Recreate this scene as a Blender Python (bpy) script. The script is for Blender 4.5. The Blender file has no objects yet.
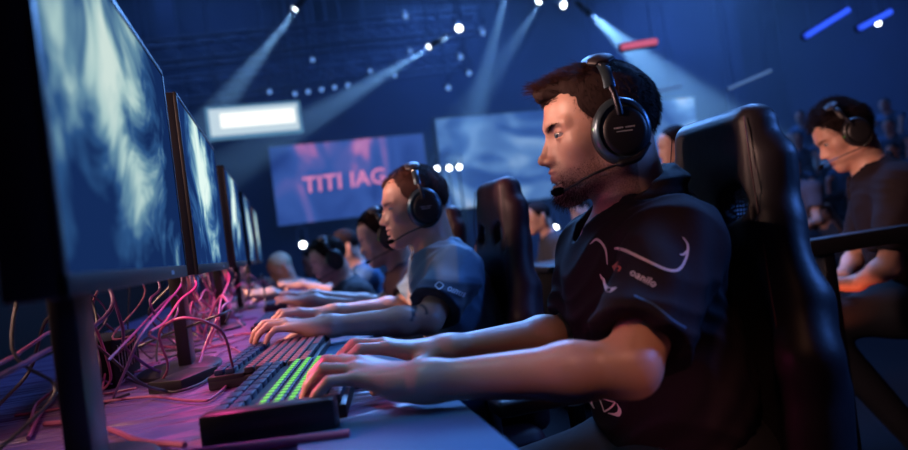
import bpy, bmesh, math, random
import numpy as np
from mathutils import Vector, Matrix

random.seed(7)
SC = bpy.context.scene
COL = SC.collection
PI = math.pi

# ------------------------------------------------------------------ camera
cam_d = bpy.data.cameras.new('camera')
cam = bpy.data.objects.new('camera', cam_d)
COL.objects.link(cam)
YAW, PITCH, ROLL = math.radians(14.4), math.radians(.95), math.radians(7.5)
fwd = Vector((math.sin(YAW)*math.cos(PITCH), math.cos(YAW)*math.cos(PITCH), math.sin(PITCH)))
rgt = Vector((math.cos(YAW), -math.sin(YAW), 0))
upv = rgt.cross(fwd)
r2 = rgt*math.cos(ROLL) - upv*math.sin(ROLL)
u2 = upv*math.cos(ROLL) + rgt*math.sin(ROLL)
M = Matrix.Identity(4)
for i in range(3):
    M[i][0] = r2[i]; M[i][1] = u2[i]; M[i][2] = -fwd[i]
M[2][3] = .96
cam.matrix_world = M
cam_d.sensor_width = 36
cam_d.lens = 660/908*36
cam_d.clip_start = .05
cam_d.dof.use_dof = True
cam_d.dof.focus_distance = 1.2
cam_d.dof.aperture_fstop = 2.3
SC.camera = cam

# ------------------------------------------------------------------ world, view, large lights
wd = bpy.data.worlds.new('hall_air'); SC.world = wd
wd.use_nodes = True
wd.node_tree.nodes['Background'].inputs[0].default_value = (.05, .025, .07, 1)
wd.node_tree.nodes['Background'].inputs[1].default_value = .12
vs = SC.view_settings
vs.view_transform = 'Standard'; vs.look = 'None'; vs.gamma = 1; vs.exposure = 0
vs.use_curve_mapping = False
SC.cycles.use_denoising = True
SC.cycles.max_bounces = 5
SC.cycles.volume_bounces = 0
SC.cycles.volume_step_rate = 4
SC.cycles.caustics_reflective = False
SC.cycles.caustics_refractive = False
SC.cycles.sample_clamp_indirect = 3


def area(name, loc, target, size, power, color, spread=180, size_y=None):
    d = bpy.data.lights.new(name, 'AREA')
    d.size = size; d.energy = power; d.color = color; d.spread = math.radians(spread)
    if size_y: d.shape = 'RECTANGLE'; d.size_y = size_y
    o = bpy.data.objects.new(name, d); COL.objects.link(o)
    o.location = loc
    o.rotation_euler = (Vector(target)-Vector(loc)).to_track_quat('-Z', 'Y').to_euler()
    return o


def spot(name, loc, target, power, color, angle, blend=.4, radius=.05):
    d = bpy.data.lights.new(name, 'SPOT')
    d.energy = power; d.color = color; d.spot_size = math.radians(angle); d.spot_blend = blend
    d.shadow_soft_size = radius
    o = bpy.data.objects.new(name, d); COL.objects.link(o)
    o.location = loc
    o.rotation_euler = (Vector(target)-Vector(loc)).to_track_quat('-Z', 'Y').to_euler()
    return o


area('warm_key_light', (-1.0, .95, 1.55), (.45, 1.1, 1.0), .22, 7.2, (1, .55, .42), 80)
area('warm_row_light', (-1.0, 2.0, 1.6), (.35, 1.9, .95), .22, 9, (1, .56, .44), 80)
area('warm_far_light', (-1.0, 3.6, 1.7), (.25, 3.8, .9), .4, 20, (1, .62, .52), 90)
spot('warm_arm_light', (.1, .05, 1.9), (.42, .78, .80), 20, (1, .42, .26), 22, .8, .06)
spot('rose_low_light', (.22, -.1, .82), (.49, .84, .66), 9, (1, .38, .42), 16, .9, .04)  # added low light that brightens the belly print on the jersey
spot('cyan_arm_light', (-.2, .95, 2.2), (.16, .92, .78), 17, (.40, .75, 1), 24, .8, .08)  # added overhead spot standing in for the monitors' glow on the forearms
spot('cyan_second_arm_light', (-.2, 1.8, 2.2), (.15, 1.7, .78), 13, (.45, .70, 1), 24, .8, .08)  # same added stand-in for screen glow, over the second player's arms
area('blue_top_light', (2.2, 2.4, 3.3), (.6, 1.1, 1.0), .9, 32, (.12, .34, 1), 120)
area('blue_row_light', (1.4, 4.6, 3.2), (.3, 3.0, .9), 1.2, 80, (.14, .38, 1), 120)
area('magenta_desk_light', (-.20, 2.0, .936), (-.20, 2.0, .74), .05, 1.5, (1, .08, .38), 140, 1.8).rotation_euler = (0, 0, 0)
area('magenta_key_light', (-.14, 1.0, .90), (.06, .93, .79), .06, .26, (1, .06, .34), 110)
area('blue_side_light', (2.3, .35, 1.7), (.72, .85, .85), .4, 3, (.08, .26, 1), 60)  # added blue fill that lifts the dark side of the nearest chair
area('blue_aisle_light', (2.6, 4.2, 3.2), (2.4, 4.9, .8), .8, 60, (.10, .32, 1), 110)
spot('blue_mat_light', (.12, .35, 2.2), (.10, .60, .74), 26, (.06, .30, 1), 20, .6, .08)


# ------------------------------------------------------------------ materials
def new_mat(name):
    m = bpy.data.materials.new(name); m.use_nodes = True
    return m, m.node_tree, m.node_tree.nodes['Principled BSDF']


def mat(name, col, rough=.5, metal=0, var=.12, scale=30, bump=0, emit=None, es=1, sheen=0, coat=0, spec=.5):
    m, nt, b = new_mat(name)
    N, L = nt.nodes, nt.links
    b.inputs['Roughness'].default_value = rough
    b.inputs['Metallic'].default_value = metal
    b.inputs['Specular IOR Level'].default_value = spec
    b.inputs['Coat Weight'].default_value = coat
    if sheen: b.inputs['Sheen Weight'].default_value = sheen
    tc = N.new('ShaderNodeTexCoord')
    nz = N.new('ShaderNodeTexNoise'); nz.inputs['Scale'].default_value = scale; nz.inputs['Detail'].default_value = 4
    L.new(tc.outputs['Object'], nz.inputs['Vector'])
    mx = N.new('ShaderNodeMix'); mx.data_type = 'RGBA'
    mx.inputs[6].default_value = (*[c*(1-var) for c in col], 1)
    mx.inputs[7].default_value = (*[min(1, c*(1+var)) for c in col], 1)
    L.new(nz.outputs['Fac'], mx.inputs[0]); L.new(mx.outputs[2], b.inputs['Base Color'])
    if bump:
        bp = N.new('ShaderNodeBump'); bp.inputs['Strength'].default_value = bump; bp.inputs['Distance'].default_value = .002
        L.new(nz.outputs['Fac'], bp.inputs['Height']); L.new(bp.outputs[0], b.inputs['Normal'])
    if emit:
        b.inputs['Emission Color'].default_value = (*emit, 1); b.inputs['Emission Strength'].default_value = es
    return m


def emis(name, col, s):
    m = bpy.data.materials.new(name); m.use_nodes = True
    nt = m.node_tree; nt.nodes.clear()
    e = nt.nodes.new('ShaderNodeEmission'); e.inputs[0].default_value = (*col, 1); e.inputs[1].default_value = s
    o = nt.nodes.new('ShaderNodeOutputMaterial'); nt.links.new(e.outputs[0], o.inputs[0])
    return m


def skin_mat(name, col, beard=None, lip=(.42, .15, .13)):
    m, nt, b = new_mat(name)
    N, L = nt.nodes, nt.links
    b.inputs['Roughness'].default_value = .42
    b.inputs['Subsurface Weight'].default_value = .12
    b.inputs['Subsurface Radius'].default_value = (.01, .004, .002)
    b.inputs['Subsurface Scale'].default_value = .6
    tc = N.new('ShaderNodeTexCoord')
    nz = N.new('ShaderNodeTexNoise'); nz.inputs['Scale'].default_value = 22; nz.inputs['Detail'].default_value = 5
    L.new(tc.outputs['Object'], nz.inputs['Vector'])
    mx = N.new('ShaderNodeMix'); mx.data_type = 'RGBA'
    mx.inputs[6].default_value = (col[0]*.86, col[1]*.78, col[2]*.76, 1); mx.inputs[7].default_value = (min(1, col[0]*1.1), col[1]*1.12, col[2]*1.12, 1)
    L.new(nz.outputs['Fac'], mx.inputs[0])
    out = mx.outputs[2]
    for attr, c in (('beard', beard), ('lip', lip), ('brow', beard or (.05, .025, .02)), ('ink', (.05, .05, .07))):
        if c is None: continue
        at = N.new('ShaderNodeAttribute'); at.attribute_name = attr
        fac = at.outputs['Fac']
        if attr == 'beard':
            n2 = N.new('ShaderNodeTexNoise'); n2.inputs['Scale'].default_value = 420; n2.inputs['Detail'].default_value = 2
            L.new(tc.outputs['Object'], n2.inputs['Vector'])
            mr = N.new('ShaderNodeMapRange'); mr.inputs[1].default_value = .35; mr.inputs[2].default_value = .65
            mr.inputs[3].default_value = .45; mr.inputs[4].default_value = 1
            L.new(n2.outputs['Fac'], mr.inputs[0])
            mu = N.new('ShaderNodeMath'); mu.operation = 'MULTIPLY'
            L.new(fac, mu.inputs[0]); L.new(mr.outputs[0], mu.inputs[1]); fac = mu.outputs[0]
        x = N.new('ShaderNodeMix'); x.data_type = 'RGBA'; x.inputs[7].default_value = (*c, 1)
        L.new(fac, x.inputs[0]); L.new(out, x.inputs[6]); out = x.outputs[2]
    L.new(out, b.inputs['Base Color'])
    bp = N.new('ShaderNodeBump'); bp.inputs['Strength'].default_value = .15; bp.inputs['Distance'].default_value = .001
    n3 = N.new('ShaderNodeTexNoise'); n3.inputs['Scale'].default_value = 300
    L.new(tc.outputs['Object'], n3.inputs['Vector']); L.new(n3.outputs['Fac'], bp.inputs['Height']); L.new(bp.outputs[0], b.inputs['Normal'])
    return m


MT = dict(
    black=mat('black_plastic', (.012, .011, .014), .4),
    matte=mat('matte_black', (.005, .004, .005), .85, spec=.1),
    dark_metal=mat('dark_metal', (.03, .03, .04), .35, .8),
    steel=mat('steel', (.3, .32, .36), .3, .9),
    leather=mat('black_leather', (.022, .018, .024), .46, 0, .2, 60, .25, spec=.35),
    leather2=mat('maroon_leather', (.032, .012, .020), .5, 0, .2, 60, .2, spec=.3),
    stitch=mat('stitching', (.10, .03, .045), .6),
    jersey=mat('dark_jersey', (.0125, .0075, .0120), .8, 0, .15, 260, .2, spec=.2),
    jersey_blue0=mat('blue_jersey', (.10, .16, .24), .75, 0, .12, 200, .25, sheen=.2),
    jersey_navy=mat('navy_sleeve', (.012, .018, .045), .75),
    peach=mat('pale_shoulder_panel', (.5, .33, .27), .7),
    shirt_red=mat('maroon_shirt', (.10, .03, .035), .8),
    shirt_dark=mat('charcoal_shirt', (.03, .03, .04), .8),
    shirt_blue=mat('blue_shirt', (.03, .10, .22), .8),
    shirt_grey=mat('grey_shirt', (.10, .08, .10), .8),
    denim=mat('denim', (.02, .06, .14), .85, 0, .3, 80, .2),
    trousers=mat('dark_trousers', (.006, .007, .014), .85),
    hair_brown=mat('brown_hair', (.024, .011, .010), .8, 0, .3, 90, spec=.2),
    hair_red=mat('auburn_hair', (.062, .020, .015), .7, 0, .3, 90, spec=.25),
    hair_black=mat('black_hair', (.014, .007, .008), .8, spec=.15),
    hair_blond=mat('blond_hair', (.5, .4, .28), .6),
    gunmetal=mat('gunmetal', (.10, .15, .19), .28, .75),
    eye=mat('eyeball', (.34, .32, .33), .15, coat=.5),
    iris=mat('iris', (.03, .05, .07), .15, coat=.8),
    white_print=mat('white_print', (.55, .50, .54), .6),
    grey_print=mat('grey_print', (.4, .4, .44), .5),
    orange_print=mat('orange_print', (.5, .11, .05), .6),
    mat_blue=mat('mousemat_cloth', (.045, .13, .25), .75, 0, .08, 300, .1),
    cable_pink=mat('rose_cable', (.30, .065, .15), .45),
    cable_black=mat('black_cable', (.02, .016, .022), .45),
    cable_violet=mat('violet_cable', (.11, .04, .14), .5),
    key_blue=mat('navy_keycap', (.010, .028, .08), .45),
    key_dark=mat('dark_keycap', (.02, .02, .03), .5),
    key_rose=mat('rose_keycap', (.42, .12, .14), .5),
    key_glow=mat('green_backlit_key', (.02, .05, .05), .4, emit=(.22, .95, .06), es=.75),
    wall=mat('hall_wall', (.02, .035, .09), .85, 0, .3, 1.5),
    ceil=mat('hall_ceiling', (.012, .018, .05), .9, 0, .4, 1.2),
    floor=mat('hall_floor', (.006, .006, .010), .8, 0, .3, 2, spec=.1),
    truss=mat('truss_metal', (.24, .32, .48), .5, .3),
    lamp_on=emis('lamp_lens_lit', (.82, .93, 1), 12),
    lamp_dim=emis('lamp_lens_dim', (.15, .35, .9), 1.1),
    led_blue=emis('led_blue', (.03, .10, 1), 1.3),
    led_pink=emis('led_pink', (1, .2, .4), .6),
    led_pale=emis('led_pale', (.2, .4, .9), .45),
    sign_white=emis('sign_face', (.70, .88, 1), .8),
    sign_rim=emis('sign_rim', (.18, .46, .8), .5),
    sign_band=emis('sign_band', (1, 1, .95), 1.25),
    pink_neon=emis('pink_letters', (1, .32, .62), .85),
    cream=mat('cream_print', (.85, .75, .66), .6),
)
SKIN = skin_mat('fair_skin_with_stubble', (.60, .345, .26), beard=(.13, .06, .05))
SKIN2 = skin_mat('fair_skin', (.64, .36, .28))

def two_tone(name, base, a, b2, rough=.75):
    m = mat(name, base, rough, 0, .12, 200, .2, sheen=.2); nt = m.node_tree; N, L = nt.nodes, nt.links; b = N['Principled BSDF']
    out = b.inputs['Base Color'].links[0].from_socket
    for attr, c in (('pale_panel', a), ('navy_band', b2)):
        at = N.new('ShaderNodeAttribute'); at.attribute_name = attr
        x = N.new('ShaderNodeMix'); x.data_type = 'RGBA'; x.inputs[7].default_value = (*c, 1)
        L.new(at.outputs['Fac'], x.inputs[0]); L.new(out, x.inputs[6]); out = x.outputs[2]
    L.new(out, b.inputs['Base Color'])
    return m


MT['jersey_blue'] = two_tone('blue_and_peach_jersey', (.14, .25, .38), (.58, .40, .36), (.012, .02, .05))

# desk cloth: violet satin with folds running to the back
m_desk, nt, b = new_mat('violet_desk_cloth')
N, L = nt.nodes, nt.links
b.inputs['Roughness'].default_value = .36
b.inputs['Base Color'].default_value = (.15, .08, .20, 1)
tc = N.new('ShaderNodeTexCoord'); mp = N.new('ShaderNodeMapping'); mp.inputs['Scale'].default_value = (2.2, 8, 1); mp.inputs['Rotation'].default_value = (0, 0, .5)
nz = N.new('ShaderNodeTexNoise'); nz.inputs['Scale'].default_value = 1.2; nz.inputs['Detail'].default_value = 3; nz.inputs['Distortion'].default_value = .6
L.new(tc.outputs['Object'], mp.inputs[0]); L.new(mp.outputs[0], nz.inputs['Vector'])
bp = N.new('ShaderNodeBump'); bp.inputs['Strength'].default_value = 1; bp.inputs['Distance'].default_value = .06
L.new(nz.outputs['Fac'], bp.inputs['Height']); L.new(bp.outputs[0], b.inputs['Normal'])
MT['desk'] = m_desk


def screen_mat(name, seed, strength=1.0):
    """a game picture: deep blue with pale drifting streaks"""
    m = bpy.data.materials.new(name); m.use_nodes = True
    nt = m.node_tree; nt.nodes.clear(); N, L = nt.nodes, nt.links
    tc = N.new('ShaderNodeTexCoord')
    mp = N.new('ShaderNodeMapping'); mp.inputs['Rotation'].default_value = (.7, 0, 0); mp.inputs['Scale'].default_value = (1, 3.0, 3.2); mp.inputs['Location'].default_value = (0, seed*.7, seed*1.3)
    L.new(tc.outputs['Object'], mp.inputs[0])
    n1 = N.new('ShaderNodeTexNoise'); n1.inputs['Scale'].default_value = 1.5; n1.inputs['Detail'].default_value = 4; n1.inputs['Distortion'].default_value = 1.2; n1.inputs['Roughness'].default_value = .55
    L.new(mp.outputs[0], n1.inputs['Vector'])
    # brighter in the upper middle of the picture
    sp = N.new('ShaderNodeSeparateXYZ'); L.new(tc.outputs['Object'], sp.inputs[0])
    vm = N.new('ShaderNodeVectorMath'); vm.operation = 'DISTANCE'; vm.inputs[1].default_value = (0, -.03, .20)
    ms = N.new('ShaderNodeMapping'); ms.inputs['Scale'].default_value = (0, .75, 1)
    L.new(tc.outputs['Object'], ms.inputs[0]); L.new(ms.outputs[0], vm.inputs[0])
    mr = N.new('ShaderNodeMapRange'); mr.inputs[1].default_value = .04; mr.inputs[2].default_value = .24; mr.inputs[3].default_value = .15; mr.inputs[4].default_value = -.20
    L.new(vm.outputs['Value'], mr.inputs[0])
    ad = N.new('ShaderNodeMath'); L.new(n1.outputs['Fac'], ad.inputs[0]); L.new(mr.outputs[0], ad.inputs[1])
    cr = N.new('ShaderNodeValToRGB'); e = cr.color_ramp.elements
    e[0].position = .36; e[0].color = (.008, .03, .13, 1)
    e[1].position = .68; e[1].color = (.78, .96, .90, 1)
    x = e.new(.46); x.color = (.03, .11, .30, 1)
    x = e.new(.535); x.color = (.16, .34, .48, 1)
    x = e.new(.60); x.color = (.50, .74, .74, 1)
    L.new(ad.outputs[0], cr.inputs[0])
    em = N.new('ShaderNodeEmission'); em.inputs[1].default_value = strength
    L.new(cr.outputs[0], em.inputs[0])
    o = N.new('ShaderNodeOutputMaterial'); L.new(em.outputs[0], o.inputs[0])
    return m


def bigscreen_mat(name, cols, scale, seed, s):
    m = bpy.data.materials.new(name); m.use_nodes = True
    nt = m.node_tree; nt.nodes.clear(); N, L = nt.nodes, nt.links
    tc = N.new('ShaderNodeTexCoord')
    mp = N.new('ShaderNodeMapping'); mp.inputs['Scale'].default_value = scale; mp.inputs['Location'].default_value = (seed, 0, seed*2)
    L.new(tc.outputs['Object'], mp.inputs[0])
    n1 = N.new('ShaderNodeTexNoise'); n1.inputs['Scale'].default_value = 1; n1.inputs['Detail'].default_value = 2.5; n1.inputs['Distortion'].default_value = .8
    L.new(mp.outputs[0], n1.inputs['Vector'])
    cr = N.new('ShaderNodeValToRGB'); e = cr.color_ramp.elements
    e[0].position = cols[0][0]; e[0].color = (*cols[0][1], 1)
    e[1].position = cols[-1][0]; e[1].color = (*cols[-1][1], 1)
    for p, c in cols[1:-1]:
        x = e.new(p); x.color = (*c, 1)
    L.new(n1.outputs['Fac'], cr.inputs[0])
    em = N.new('ShaderNodeEmission'); em.inputs[1].default_value = s
    L.new(cr.outputs[0], em.inputs[0])
    o = N.new('ShaderNodeOutputMaterial'); L.new(em.outputs[0], o.inputs[0])
    return m


# ------------------------------------------------------------------ object helpers
def link(name, me, m=None, parent=None, smooth=True):
    o = bpy.data.objects.new(name, me); COL.objects.link(o)
    if m is not None:
        me.materials.append(m)
    if smooth: me.shade_smooth()
    if parent: o.parent = parent
    return o


def tag(o, label, cat, group=None, kind=None):
    o['label'] = label; o['category'] = cat
    if group: o['group'] = group
    if kind: o['kind'] = kind
    return o


def empty(name, loc=(0, 0, 0), rz=0, label=None, cat=None, group=None):
    o = bpy.data.objects.new(name, None); COL.objects.link(o)
    o.location = loc; o.rotation_euler = (0, 0, rz); o.empty_display_size = .1
    if label: tag(o, label, cat, group)
    return o


def dup(root, loc=None, rz=None, label=None):
    def cp(o, par):
        c = o.copy(); COL.objects.link(c); c.parent = par
        for ch in o.children: cp(ch, c)
        return c
    r = cp(root, None)
    if loc is not None: r.location = loc
    if rz is not None: r.rotation_euler = (0, 0, rz)
    if label: r['label'] = label
    return r


class MB:
    """collects shapes into one mesh"""
    def __init__(s): s.v = []; s.f = []

    def add(s, v, f):
        n = len(s.v); s.v += [tuple(p) for p in v]; s.f += [tuple(i+n for i in q) for q in f]
        return s

    def box(s, c, h, R=None, bev=0):
        bm = bmesh.new(); bmesh.ops.create_cube(bm, size=2)
        for v in bm.verts: v.co = Vector((v.co.x*h[0], v.co.y*h[1], v.co.z*h[2]))
        if bev: bmesh.ops.bevel(bm, geom=bm.edges[:], offset=bev, segments=2, affect='EDGES', profile=.5)
        R = R or Matrix.Identity(3)
        bm.verts.index_update()
        s.add([R @ v.co + Vector(c) for v in bm.verts], [[v.index for v in f.verts] for f in bm.faces])
        bm.free(); return s

    def tube(s, pts, rad, seg=8, cap=True, flat=1.0, up=None):
        pts = [Vector(p) for p in pts]; n = len(pts)
        rads = rad if isinstance(rad, (list, tuple)) else [rad]*n
        v = []; f = []; a = None
        for i, p in enumerate(pts):
            t = (pts[min(i+1, n-1)] - pts[max(i-1, 0)]).normalized()
            if a is None:
                a = Vector(up) if up else (Vector((0, 0, 1)) if abs(t.z) < .9 else Vector((1, 0, 0)))
            a = (a - t*a.dot(t)).normalized(); b_ = t.cross(a)
            for k in range(seg):
                w = 2*PI*k/seg
                v.append(p + a*math.cos(w)*rads[i] + b_*math.sin(w)*rads[i]*flat)
        for i in range(n-1):
            for k in range(seg):
                k2 = (k+1) % seg
                f.append((i*seg+k, i*seg+k2, (i+1)*seg+k2, (i+1)*seg+k))
        if cap:
            f.append(tuple(range(seg-1, -1, -1))); f.append(tuple((n-1)*seg+k for k in range(seg)))
        return s.add(v, f)

    def lathe(s, prof, Mx=None, seg=32, sx=1, sy=1):
        """profile (radius, height) about local z, oval by sx, sy, then matrix"""
        Mx = Mx or Matrix.Identity(4); v = []; f = []
        for (r, h) in prof:
            for k in range(seg):
                w = 2*PI*k/seg
                v.append(Mx @ Vector((r*math.cos(w)*sx, r*math.sin(w)*sy, h)))
        n = len(prof)
        for i in range(n-1):
            for k in range(seg):
                k2 = (k+1) % seg
                f.append((i*seg+k, i*seg+k2, (i+1)*seg+k2, (i+1)*seg+k))
        f.append(tuple(range(seg-1, -1, -1))); f.append(tuple((n-1)*seg+k for k in range(seg)))
        return s.add(v, f)

    def xf(s, Mx):
        s.v = [tuple(Mx @ Vector(p)) for p in s.v]; return s

    def build(s, name, m, parent=None, smooth=True):
        me = bpy.data.meshes.new(name); me.from_pydata(s.v, [], s.f); me.update()
        bm = bmesh.new(); bm.from_mesh(me); bmesh.ops.recalc_face_normals(bm, faces=bm.faces); bm.to_mesh(me); bm.free()
        o = link(name, me, m, parent, smooth)
        if smooth:
            try: me.set_sharp_from_angle(angle=math.radians(40))
            except Exception: pass
        return o


def spline(ctrl, n=8):
    """Catmull-Rom through control points"""
    c = [Vector(p) for p in ctrl]; c = [c[0]*2-c[1]] + c + [c[-1]*2-c[-2]]
    out = []
    for i in range(1, len(c)-2):
        for k in range(n):
            t = k/n
            p0, p1, p2, p3 = c[i-1:i+3]
            out.append(.5*((2*p1)+(p2-p0)*t+(2*p0-5*p1+4*p2-p3)*t*t+(3*p1-p0-3*p2+p3)*t*t*t))
    out.append(c[-2]); return out


# ------------------------------------------------------------------ smooth solid modelling (distance fields meshed to one surface)
def lerp(a, b, t): return a+(b-a)*t


class Field:
    def __init__(s, H=None):
        s.ops = []; s.post = None
        s.H = np.array(H) if H is not None else None
        if s.H is not None:
            s.sc = float(np.linalg.norm(s.H[:3, 0])); s.Hi = np.linalg.inv(s.H)

    def _put(s, fn, c, r, k, mode): s.ops.append((fn, np.array(c, float), float(r), k, mode)); return s

    def cap(s, a, b, r1, r2=None, k=.012, mode='u', flat=None):
        a = np.array(a, float); b = np.array(b, float); r2 = r1 if r2 is None else r2
        ba = b-a; L2 = max(float(ba@ba), 1e-9)
        def fn(P):
            pa = P-a; t = np.clip(pa@ba/L2, 0, 1)
            q = pa-np.outer(t, ba)
            return np.sqrt((q*q).sum(1))-lerp(r1, r2, t)
        return s._put(fn, (a+b)/2, math.sqrt(L2)/2+max(r1, r2), k, mode)

    def cut(s, a, b, r1, r2, k=.004, mode='u', ea=0.0):
        """tapered rod with a flat end at b"""
        a = np.array(a, float); b = np.array(b, float); ba = b-a; Ln = float(np.linalg.norm(ba)); u = ba/Ln
        def fn(P):
            pa = P-a; h = pa@u; t = np.clip(h/Ln, 0, 1.3)
            q = pa-np.outer(np.maximum(h, 0), u)
            d = np.sqrt((q*q).sum(1))-lerp(r1, r2, t)
            return np.maximum(d, h-Ln)
        return s._put(fn, (a+b)/2, Ln/2+max(r1, r2)*1.2, k, mode)

    def ell(s, c, r, k=.012, mode='u', R=None):
        c = np.array(c, float); r = np.array(r, float); Rm = None if R is None else np.array(R)
        def fn(P):
            p = P-c
            if Rm is not None: p = p@Rm
            k0 = np.sqrt(((p/r)**2).sum(1)); k1 = np.sqrt(((p/(r*r))**2).sum(1))
            return np.where(k1 > 1e-9, k0*(k0-1)/np.maximum(k1, 1e-9), -r.min())
        return s._put(fn, c, r.max(), k, mode)

    def box(s, c, h, rd=.01, k=.01, mode='u', R=None):
        c = np.array(c, float); h = np.array(h, float); Rm = None if R is None else np.array(R)
        def fn(P):
            p = P-c
            if Rm is not None: p = p@Rm
            q = np.abs(p)-h+rd
            return np.sqrt((np.maximum(q, 0)**2).sum(1))+np.minimum(q.max(1), 0)-rd
        return s._put(fn, c, float(np.linalg.norm(h)), k, mode)

    def half(s, p, n, k=.004, mode='i'):
        """keeps the side opposite to n"""
        p = np.array(p, float); n = np.array(n, float); n /= np.linalg.norm(n)
        return s._put(lambda P: (P-p)@n, p, 99, k, mode)

    def sub(s, f, c, r, k=.01, mode='u'): return s._put(lambda P: f(P), c, r, k, mode)

    def __call__(s, P, cull=None):
        if s.H is not None:
            P = P@s.Hi[:3, :3].T+s.Hi[:3, 3]
        d = np.full(len(P), 1.0)
        if cull is None and len(P) < 40000 and len(P) > 0:
            lo, hi = P.min(0), P.max(0); cc = (lo+hi)/2; cr = float(np.linalg.norm(hi-lo))/2
        else: cc = None
        for fn, c, r, k, mode in s.ops:
            if cc is not None:
                gap = float(np.linalg.norm(cc-c))-cr-r
                if mode == 's' and gap > k+.01: continue
                if mode == 'u' and gap > .06+k:
                    d = np.minimum(d, gap); continue
            e = fn(P)
            if mode == 's': e = -e
            if mode == 'u':
                h = np.maximum(k-np.abs(d-e), 0)/k; d = np.minimum(d, e)-h*h*k*.25
            else:
                h = np.maximum(k-np.abs(d-e), 0)/k; d = np.maximum(d, e)+h*h*k*.25
        if s.post is not None: d = s.post(P, d)
        if s.H is not None: d = d*s.sc
        return d


def axis(segs):
    """[(start, end, step), ...] -> one rising coordinate list"""
    out = []
    for a, b_, h in segs:
        n = max(1, int(round((b_-a)/h))); out += list(np.linspace(a, b_, n, endpoint=False))
    out.append(segs[-1][1]); return np.array(out)


def mesh_field(name, fld, xs, ys, zs, m, parent=None, attrs=None):
    nx, ny, nz_ = len(xs), len(ys), len(zs)
    V = np.empty((nx, ny, nz_), np.float32); B = 16
    for i in range(0, nx, B):
        for j in range(0, ny, B):
            for k in range(0, nz_, B):
                X, Y, Z = xs[i:i+B], ys[j:j+B], zs[k:k+B]
                c = np.array([[(X[0]+X[-1])/2, (Y[0]+Y[-1])/2, (Z[0]+Z[-1])/2]])
                hd = .5*math.sqrt((X[-1]-X[0])**2+(Y[-1]-Y[0])**2+(Z[-1]-Z[0])**2)
                d0 = fld(c)[0]
                if abs(d0) > hd*1.5+.02: V[i:i+B, j:j+B, k:k+B] = d0; continue
                g = np.stack(np.meshgrid(X, Y, Z, indexing='ij'), -1).reshape(-1, 3)
                V[i:i+B, j:j+B, k:k+B] = fld(g).reshape(len(X), len(Y), len(Z))
    V[0] = np.maximum(V[0], .001); V[-1] = np.maximum(V[-1], .001)
    V[:, 0] = np.maximum(V[:, 0], .001); V[:, -1] = np.maximum(V[:, -1], .001)
    V[:, :, 0] = np.maximum(V[:, :, 0], .001); V[:, :, -1] = np.maximum(V[:, :, -1], .001)
    S = V < 0
    cnt = np.zeros((nx-1, ny-1, nz_-1), np.int8)
    for a in (0, 1):
        for b_ in (0, 1):
            for c_ in (0, 1):
                cnt += S[a:nx-1+a, b_:ny-1+b_, c_:nz_-1+c_]
    act = (cnt > 0) & (cnt < 8)
    I = np.argwhere(act)
    idx = np.full(act.shape, -1, np.int32); idx[act] = np.arange(len(I))
    acc = np.zeros((len(I), 3)); num = np.zeros(len(I))
    ax = (xs, ys, zs)
    for d in range(3):
        o = [q for q in range(3) if q != d]
        for a in (0, 1):
            for b_ in (0, 1):
                p = I.copy(); p[:, o[0]] += a; p[:, o[1]] += b_
                q = p.copy(); q[:, d] += 1
                v0 = V[p[:, 0], p[:, 1], p[:, 2]]; v1 = V[q[:, 0], q[:, 1], q[:, 2]]
                cr = (v0 < 0) != (v1 < 0)
                t = np.where(cr, v0/np.where(cr, v0-v1, 1), 0)
                pos = np.stack([ax[w][p[:, w]] for w in range(3)], 1).astype(float)
                pos[:, d] = lerp(ax[d][p[:, d]], ax[d][q[:, d]], t)
                acc[cr] += pos[cr]; num[cr] += 1
    acc /= num[:, None]
    F = []
    for d in range(3):
        o = [(d+1) % 3, (d+2) % 3]
        sl0 = [slice(None)]*3; sl1 = [slice(None)]*3
        sl0[d] = slice(0, -1); sl1[d] = slice(1, None)
        A = S[tuple(sl0)]; Bb = S[tuple(sl1)]
        E_ = np.argwhere(A != Bb)
        okm = (E_[:, o[0]] > 0) & (E_[:, o[1]] > 0) & (E_[:, o[0]] < act.shape[o[0]]) & (E_[:, o[1]] < act.shape[o[1]])
        E_ = E_[okm]
        inside0 = A[E_[:, 0], E_[:, 1], E_[:, 2]]
        q = []
        for (a, b_) in ((-1, -1), (0, -1), (0, 0), (-1, 0)):
            w = E_.copy(); w[:, o[0]] += a; w[:, o[1]] += b_
            q.append(idx[w[:, 0], w[:, 1], w[:, 2]])
        q = np.stack(q, 1)
        q[~inside0] = q[~inside0][:, ::-1]
        F.append(q)
    F = np.concatenate(F); F = F[(F >= 0).all(1)]
    me = bpy.data.meshes.new(name)
    me.vertices.add(len(acc)); me.vertices.foreach_set('co', acc.astype(np.float32).ravel())
    me.loops.add(len(F)*4); me.loops.foreach_set('vertex_index', F.astype(np.int32).ravel())
    me.polygons.add(len(F)); me.polygons.foreach_set('loop_start', np.arange(0, len(F)*4, 4, dtype=np.int32))
    me.polygons.foreach_set('loop_total', np.full(len(F), 4, dtype=np.int32))
    me.update(calc_edges=True); me.validate()
    if attrs:
        for an, fn in attrs.items():
            a = me.attributes.new(an, 'FLOAT', 'POINT'); a.data.foreach_set('value', np.clip(fn(acc), 0, 1).astype(np.float32))
    return link(name, me, m, parent)


def nrm(v): v = np.array(v, float); return v/np.linalg.norm(v)


def march(fld, P, D, steps=40):
    """move points along D until they meet the surface"""
    P = np.array(P, float).copy()
    for _ in range(steps):
        P += D*np.clip(fld(P)*.8, -.05, .05)[:, None]
    return P


def grad(fld, P, e=.001):
    g = np.stack([fld(P+np.eye(3)[i]*e)-fld(P-np.eye(3)[i]*e) for i in range(3)], 1)
    return g/np.maximum(np.linalg.norm(g, axis=1), 1e-9)[:, None]


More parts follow.
